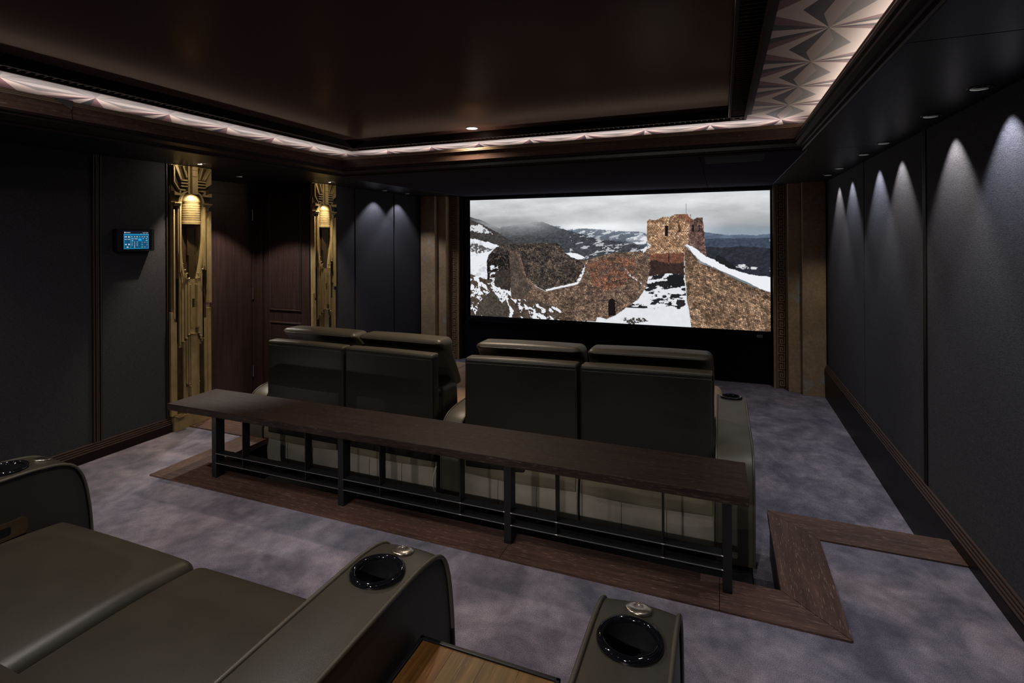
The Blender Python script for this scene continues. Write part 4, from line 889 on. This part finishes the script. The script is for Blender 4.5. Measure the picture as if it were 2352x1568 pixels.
def arm(parent, x0, x1, yb, yf, zf, top=0.593, cup_y=None, knob_y=None, side=(LEA, LEA), rimm=LEA, plate=None):
    pts = [(yb, 0.03), (yb - 0.004, 0.25), (yb, 0.44), (yb + 0.018, 0.505), (yb + 0.06, 0.552), (yb + 0.14, 0.578), (yb + 0.28, top - 0.004), ((yb + yf) / 2, top), (yf - 0.27, top), (yf - 0.17, top - 0.004),
           (yf - 0.10, top - 0.018), (yf - 0.058, top - 0.048), (yf - 0.030, top - 0.11), (yf - 0.012, top - 0.22), (yf - 0.004, 0.26), (yf, 0.12), (yf - 0.002, 0.03)]
    C = [(p.x, p.y + zf) for p in catmull([(a, b, 0) for a, b in pts], 5)]
    if cup_y is not None:       # finer stations round the cup hole
        D_ = [C[0]]
        for q in C[1:]:
            p = D_[-1]
            if abs((p[0] + q[0]) / 2 - cup_y) < 0.14 and q[1] > zf + 0.5:
                k_ = max(1, int(abs(q[0] - p[0]) / 0.009)); D_ += [(p[0] + (q[0] - p[0]) * j / k_, p[1] + (q[1] - p[1]) * j / k_) for j in range(1, k_)]
            D_.append(q)
        C = D_
    n = len(C); W = x1 - x0
    rim = MB(); K = 21; vs = []
    for i in range(n):
        a = C[max(i - 1, 0)]; b = C[min(i + 1, n - 1)]; t = Vector((b[0] - a[0], b[1] - a[1])).normalized(); nr = Vector((-t.y, t.x))
        for k in range(K):
            s_ = k / (K - 1); cr = 0.006 * (1 - (2 * s_ - 1) ** 2)
            vs.append((x0 + 0.006 + (W - 0.012) * s_, C[i][0] + nr.x * cr, C[i][1] + nr.y * cr))
    fs = [(i * K + k, i * K + k + 1, (i + 1) * K + k + 1, (i + 1) * K + k) for i in range(n - 1) for k in range(K - 1)]
    if cup_y is not None:
        hole = lambda q: math.hypot(vs[q][0] - (x0 + x1) / 2, vs[q][1] - cup_y) < 0.050 and vs[q][2] > zf + 0.5
        fs = [f for f in fs if not any(hole(q) for q in f)]
    rim.add(vs, fs, 0, True)
    a_ = rim.build('arm_top', rimm, parent)
    for sx, xx, mt in ((-1, x0, side[0]), (1, x1, side[1])):
        sd = MB(); cy = sum(c[0] for c in C) / n; vs = []; J = 6
        # side panel as rings shrinking to a spine, softly padded
        ycl = lambda c, f: (c[0] + (min(max(c[0], yb + 0.2), yf - 0.2) - c[0]) * f, c[1] + (zf + 0.28 - c[1]) * f)
        for j in range(J + 1):
            f = (j / J) ** 1.0
            for c in C:
                q = ycl(c, f); vs.append((xx - sx * 0.004 + sx * 0.008 * math.sin(PI / 2 * min(1, f * 1.6)) * (1 if f < 1 else 1), q[0], q[1]))
        fs = [(j * n + i, j * n + i + 1, (j + 1) * n + i + 1, (j + 1) * n + i) for j in range(J) for i in range(n - 1)]
        if sx < 0: fs = [f[::-1] for f in fs]
        sd.add(vs, fs, 0, True)
        sd.add([(xx, C[0][0] + 0.01, zf + 0.03), (xx, C[-1][0] - 0.01, zf + 0.03), (xx, C[-1][0] - 0.2, zf + 0.3), (xx, C[0][0] + 0.2, zf + 0.3)], [(0, 1, 2, 3)])
        sd.build('arm_side', mt, parent)
        MB().tube([(xx, c[0], c[1]) for c in C], 0.0062, 8).build('piping', PIPE, parent)
    xm = (x0 + x1) / 2
    if cup_y is not None: cup_holder(parent, xm, cup_y, zf + top + 0.006, -0.03)
    if knob_y is not None: knob(parent, xm + 0.002, knob_y, zf + top + 0.0035 - 0.006, -0.22)
    if plate:
        y0, y1, z0, z1 = plate; c = 0.014; P = []
        for cx_, cz_, a0 in ((y1 - c, z1 - c, 0), (y0 + c, z1 - c, PI / 2), (y0 + c, z0 + c, PI), (y1 - c, z0 + c, 3 * PI / 2)):
            for k in range(5): P.append((cx_ + c * math.cos(a0 + k * PI / 8), cz_ + c * math.sin(a0 + k * PI / 8)))
        s_ = MB().prism(P, 0, x1 + 0.004, x1 + 0.014).build('switch_plate', BRONZ, parent, bevel=0.002)
        MB().prism([((p[0] - (y0 + y1) / 2) * 0.52 + (y0 + y1) / 2 , (p[1] - (z0 + z1) / 2) * 0.50 + (z0 + z1) / 2) for p in P], 0, x1 + 0.014, x1 + 0.0155).build('switch_slot', GLB, s_)
        MB().tube([(x1 + 0.0155, (y0 + y1) / 2 - 0.014, (z0 + z1) / 2), (x1 + 0.0205, (y0 + y1) / 2 - 0.014, (z0 + z1) / 2)], 0.007, 16).build('switch_button', NICK, s_)
def seat(parent, x0, x1, y0, y1, zf, top, mat=LEA, name='seat'):
    def wp(x, y, z):
        f = (y - y0) / (y1 - y0); d = 0.018 * max(0, (f - 0.55) / 0.45) ** 2
        return (x, y, z - d * (1 if z > zf + top - 0.09 else 0.3))
    MB().rbox((x0, y0, zf + top - 0.17), (x1, y1, zf + top), 0.045, wp, (0, 0, 0, 0.012, 0, 0.022), 5, 12).build(name, mat, parent)
def piping_loop(parent, x0, x1, y0, y1, z, r=0.004):
    c = 0.04; P = []
    for cx_, cy_, a0 in ((x1 - c, y1 - c, 0), (x0 + c, y1 - c, PI / 2), (x0 + c, y0 + c, PI), (x1 - c, y0 + c, 3 * PI / 2)):
        for k in range(6): P.append((cx_ + c * math.cos(a0 + k * PI / 10), cy_ + c * math.sin(a0 + k * PI / 10), z))
    MB().tube(P, r, 6, closed=True).build('piping', PIPE, parent)

# rear row: loveseat at the viewer's feet
rs_ = thing('rear_sofa', 'olive leather two-seat cinema sofa at the lower left, with a cup holder in each arm', 'sofa', (-1.64, 0.75, 0))
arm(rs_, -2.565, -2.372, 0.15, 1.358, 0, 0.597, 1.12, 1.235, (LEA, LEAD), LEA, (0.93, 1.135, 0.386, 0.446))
arm(rs_, -0.905, -0.726, 0.15, 1.358, 0, 0.597, 1.118, 1.228, (LEA, LEAD))
seat(rs_, -2.368, -1.640, 0.60, 1.262, 0, 0.392); seat(rs_, -1.634, -0.909, 0.60, 1.262, 0, 0.386)
for x0, x1 in ((-2.36, -1.645), (-1.632, -0.912)):
    MB().rbox((x0, 1.10, 0.03), (x1, 1.235, 0.26), 0.03, None, (0, 0, 0, 0.01, 0, 0), 4, 6).build('front_panel', LEA, rs_)
    MB().rbox((x0, 0.08, 0.25), (x1, 0.30, 0.98), 0.05, lambda x, y, z: (x, y - 0.10 * (z - 0.3), z), (0, 0, 0, 0.02, 0, 0.01), 5, 8).build('backrest', LEA, rs_)
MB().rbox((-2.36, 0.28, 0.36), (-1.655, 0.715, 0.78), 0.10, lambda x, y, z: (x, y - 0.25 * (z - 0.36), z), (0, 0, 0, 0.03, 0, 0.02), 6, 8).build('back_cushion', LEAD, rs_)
MB().rbox((-1.632, 0.22, 0.36), (-0.912, 0.60, 0.78), 0.08, lambda x, y, z: (x, y - 0.25 * (z - 0.36), z), (0, 0, 0, 0.02, 0, 0.02), 6, 8).build('back_cushion', LEA, rs_)
# second rear seat group: only its left arm is seen
rc = thing('rear_armchair', 'olive leather cinema armchair to the right of the walnut side table', 'armchair', (0.2, 0.75, 0))
arm(rc, -0.270, -0.094, 0.15, 1.358, 0, 0.597, 1.120, 1.232, (LEA, LEA))
arm(rc, 0.60, 0.775, 0.15, 1.358, 0, 0.597, 1.120, 1.232, (LEA, LEA))
seat(rc, -0.090, 0.597, 0.45, 1.15, 0, 0.35)
MB().rbox((-0.085, 1.00, 0.03), (0.59, 1.12, 0.24), 0.03).build('front_panel', LEA, rc)
MB().rbox((-0.085, 0.02, 0.25), (0.59, 0.28, 0.9), 0.05).build('backrest', LEA, rc)

# front row
def front_back(parent, x0, x1, yl, yr, ztop):
    def sh(x): return (yl + (yr - yl) * (x - x0) / (x1 - x0))
    wp = lambda x, y, z: (x + (x - (x0 + x1) / 2) * 0.02 * (0.2 - z), y + sh(x), z)
    MB().rbox((x0, 0.0, 0.06), (x1, 0.085, ztop), 0.014, wp, (0.002, 0.002, 0.004, 0, 0, 0.006), 5, 8).build('backrest', LEAB, parent)
    MB().rbox((x0 + 0.002, 0.002, ztop - 0.030), (x1 - 0.002, 0.088, ztop + 0.006), 0.011, wp, (0, 0, 0, 0, 0, 0.007), 4, 8).build('lit_top_panel', LEA2, parent)  # lighter leather paints the light along the top of the back
    MB().tube([(wp(x, 0.0005, ztop - 0.026)) for x in np.linspace(x0 + 0.010, x1 - 0.010, 12)], 0.0022, 6).build('piping', PIPE, parent)
    MB().tube([wp(x1 - 0.004, 0.003, z) for z in np.linspace(0.1, ztop - 0.03, 8)], 0.0020, 6).build('piping', LEA, parent)
    wq = lambda x, y, z: (x, y + sh(x) - 0.05 * (z - 0.75) , z)
    hw = lambda x, y, z: (x, y + sh(x) + 0.55 * max(0.0, 0.70 - z) + min(0.075, 1.3 * max(0.0, ztop + 0.052 - z)) * max(0.0, min(1.0, (0.27 - y) / 0.155)), z)
    MB().rbox((x0 + 0.01, 0.115, 0.44), (x1 - 0.01, 0.300, ztop + 0.072), 0.038, hw, (0.008, 0.008, 0, 0.02, 0, 0.008), 6, 9).build('head_cushion', LEA2, parent)
    MB().tube([hw(x, 0.117, ztop + 0.050) for x in np.linspace(x0 + 0.05, x1 - 0.05, 12)], 0.0026, 6).build('piping', PIPE, parent)
    MB().rbox((x0 + 0.005, 0.09, 0.05), (x1 - 0.005, 0.36, 0.50), 0.06, wq, (0, 0, 0, 0.03, 0, 0), 5, 8).build('back_cushion', LEA, parent)
LEAB = leather('leather_backrest_shade', (0.011, 0.0095, 0.007), 0.38)  # dark copy of the sofa leather, shade put into the colour
LEA3 = leather('leather_front_arm', (0.062, 0.054, 0.042), 0.42)
LEAT = leather('leather_base_lit', (0.26, 0.235, 0.20), 0.42)  # paler leather: light on the bases is put into the colour
def front_base(parent, x0, x1, y):
    w_ = (x1 - x0) / 3
    bw = lambda xx, yy, zz: (xx, yy + 0.028 * ((zz + 0.07) / 0.17) ** 2, zz)
    MB().rbox((x0 + 0.001, y, F + 0.045), (x1 - 0.001, y + 0.05, 0.085), 0.012, bw, (0, 0, 0.006, 0, 0, 0), 4, 10).build('base_panel', LEAT, parent)
    for k in (1, 2):
        MB().tube([(x0 + k * w_, bw(0, y - 0.0055 * (1 - ((zz + 0.07) / 0.15) ** 2) ** 1.0 - 0.0004, zz)[1], zz) for zz in np.linspace(F + 0.06, 0.075, 10)], 0.0014, 6).build('seam', LEAD, parent)
    # loose flap hanging from the backrest
    def fw_(xx, yy, zz):
        t = (0.12 - zz) / 0.11
        return (xx, yy - 0.010 * t + 0.008 * math.sin(xx * 17 + 1.3) * (1 - t) * t * 3 - 0.003 * math.sin(xx * 9.1) * t, zz - 0.010 * math.sin((xx - x0) / (x1 - x0) * PI) * t)
    MB().rbox((x0 + 0.008, y - 0.004, 0.012), (x1 - 0.008, y + 0.012, 0.15), 0.006, fw_, (0,) * 6, 3, 20).build('leather_flap', LEAF, parent)
    MB().tube([(xx, fw_(xx, y - 0.0045, 0.024)[1], fw_(xx, 0, 0.024)[2]) for xx in np.linspace(x0 + 0.02, x1 - 0.02, 24)], 0.0009, 5).build('seam', PIPE, parent)
def front_seat(parent, x0, x1, yb):
    seat(parent, x0, x1, yb + 0.25, 4.02, F, 0.43, LEAFT)
    MB().rbox((x0 - 0.005, 4.025, F + 0.24), (x1 + 0.035, 4.90, F + 0.40), 0.05, None, (0, 0, 0, 0.0, 0, 0.02), 6, 9).build('footrest', LEAFT, parent)
    piping_loop(parent, x0 - 0.004, x1 + 0.034, 4.03, 4.895, F + 0.345)
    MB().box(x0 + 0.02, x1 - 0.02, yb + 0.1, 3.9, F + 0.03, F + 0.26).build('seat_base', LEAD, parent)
LEAF = leather('leather_flap', (0.13, 0.112, 0.078), 0.34)
LEAFT = leather('leather_footrest', (0.33, 0.205, 0.125), 0.5)
fs1 = thing('front_sofa', 'olive leather two-seat cinema sofa of the front row, left, nearer the doorway', 'sofa', (-2.4, 3.4, F), 'front row sofas')
arm(fs1, -3.235, -3.100, 2.885, 4.06, F, 0.593, 3.85, None, (LEA3, LEA3), LEA3)
for x0, x1 in ((-3.094, -2.425), (-2.419, -1.670)): front_base(fs1, x0, x1, 2.895); front_seat(fs1, x0, x1, 2.86)
front_back(fs1, -3.035, -2.352, 2.868, 2.858, 0.716); front_back(fs1, -2.344, -1.662, 2.862, 2.848, 0.716)
fs2 = thing('front_sofa', 'olive leather two-seat cinema sofa of the front row, right, nearer the long fabric wall', 'sofa', (-0.75, 3.4, F), 'front row sofas')
arm(fs2, -1.625, -1.500, 2.885, 4.06, F, 0.593, 3.85, None, (LEA3, LEA3), LEA3)
arm(fs2, -0.028, 0.148, 2.885, 4.06, F, 0.593, 3.855, None, (LEA3, LEA3), LEA3)
for x0, x1 in ((-1.490, -0.762), (-0.752, -0.036)): front_base(fs2, x0, x1, 2.90); front_seat(fs2, x0, x1, 2.88)
front_back(fs2, -1.452, -0.764, 2.865, 2.925, 0.718); front_back(fs2, -0.748, -0.036, 2.915, 2.965, 0.720)
# pale cable hanging between the two front sofas
cab = MB().tube([tuple(p) for p in catmull([(-1.652, 2.87, 0.03), (-1.664, 2.855, -0.02), (-1.668, 2.85, -0.08), (-1.656, 2.86, -0.13), (-1.650, 2.87, -0.20)], 6)], 0.0035, 8)
cab.build('power_cable', plain('cable_grey', (0.45, 0.44, 0.44), 0.35), None, label='pale grey cable hanging in the gap between the two front sofas', cat='cable')

# walnut side table between the rear arms
st = thing('side_table', 'square walnut-topped side table with a black metal frame between the rear arms', 'side table', (-0.54, 0.97, 0))
tx0, tx1, ty0, ty1, tz = -0.712, -0.345, 0.78, 1.158, 0.443
for k in range(4):
    a = tx0 + 0.011 + k * (tx1 - tx0 - 0.022) / 4; b = a + (tx1 - tx0 - 0.022) / 4
    wc = [((0.085, 0.032, 0.006), (0.20, 0.085, 0.018), (0.24, 0.12, 0.030)), ((0.075, 0.038, 0.010), (0.19, 0.105, 0.030), (0.24, 0.145, 0.048)), ((0.07, 0.035, 0.009), (0.18, 0.096, 0.028), (0.23, 0.135, 0.044)), ((0.075, 0.033, 0.008), (0.19, 0.092, 0.024), (0.24, 0.13, 0.036))][k]
    MB().box(a + 0.0003, b - 0.0003, ty0 + 0.011, ty1 - 0.011, tz - 0.03, tz - 0.004).build('plank', wood('walnut_%d' % k, 1, *wc, 0.40, 0.5, 0.62), st)
for b_ in ((tx0, tx0 + 0.010, ty0, ty1), (tx1 - 0.010, tx1, ty0, ty1), (tx0, tx1, ty1 - 0.010, ty1), (tx0, tx1, ty0, ty0 + 0.010)):
    MB().box(b_[0], b_[1], b_[2], b_[3], tz - 0.04, tz).build('frame_bar', STEEL, st, bevel=0.0015)
for x in (tx0, tx1 - 0.02):
    for y in (ty0, ty1 - 0.02): MB().box(x, x + 0.02, y, y + 0.02, 0, tz - 0.04).build('leg', STEEL, st, bevel=0.001)
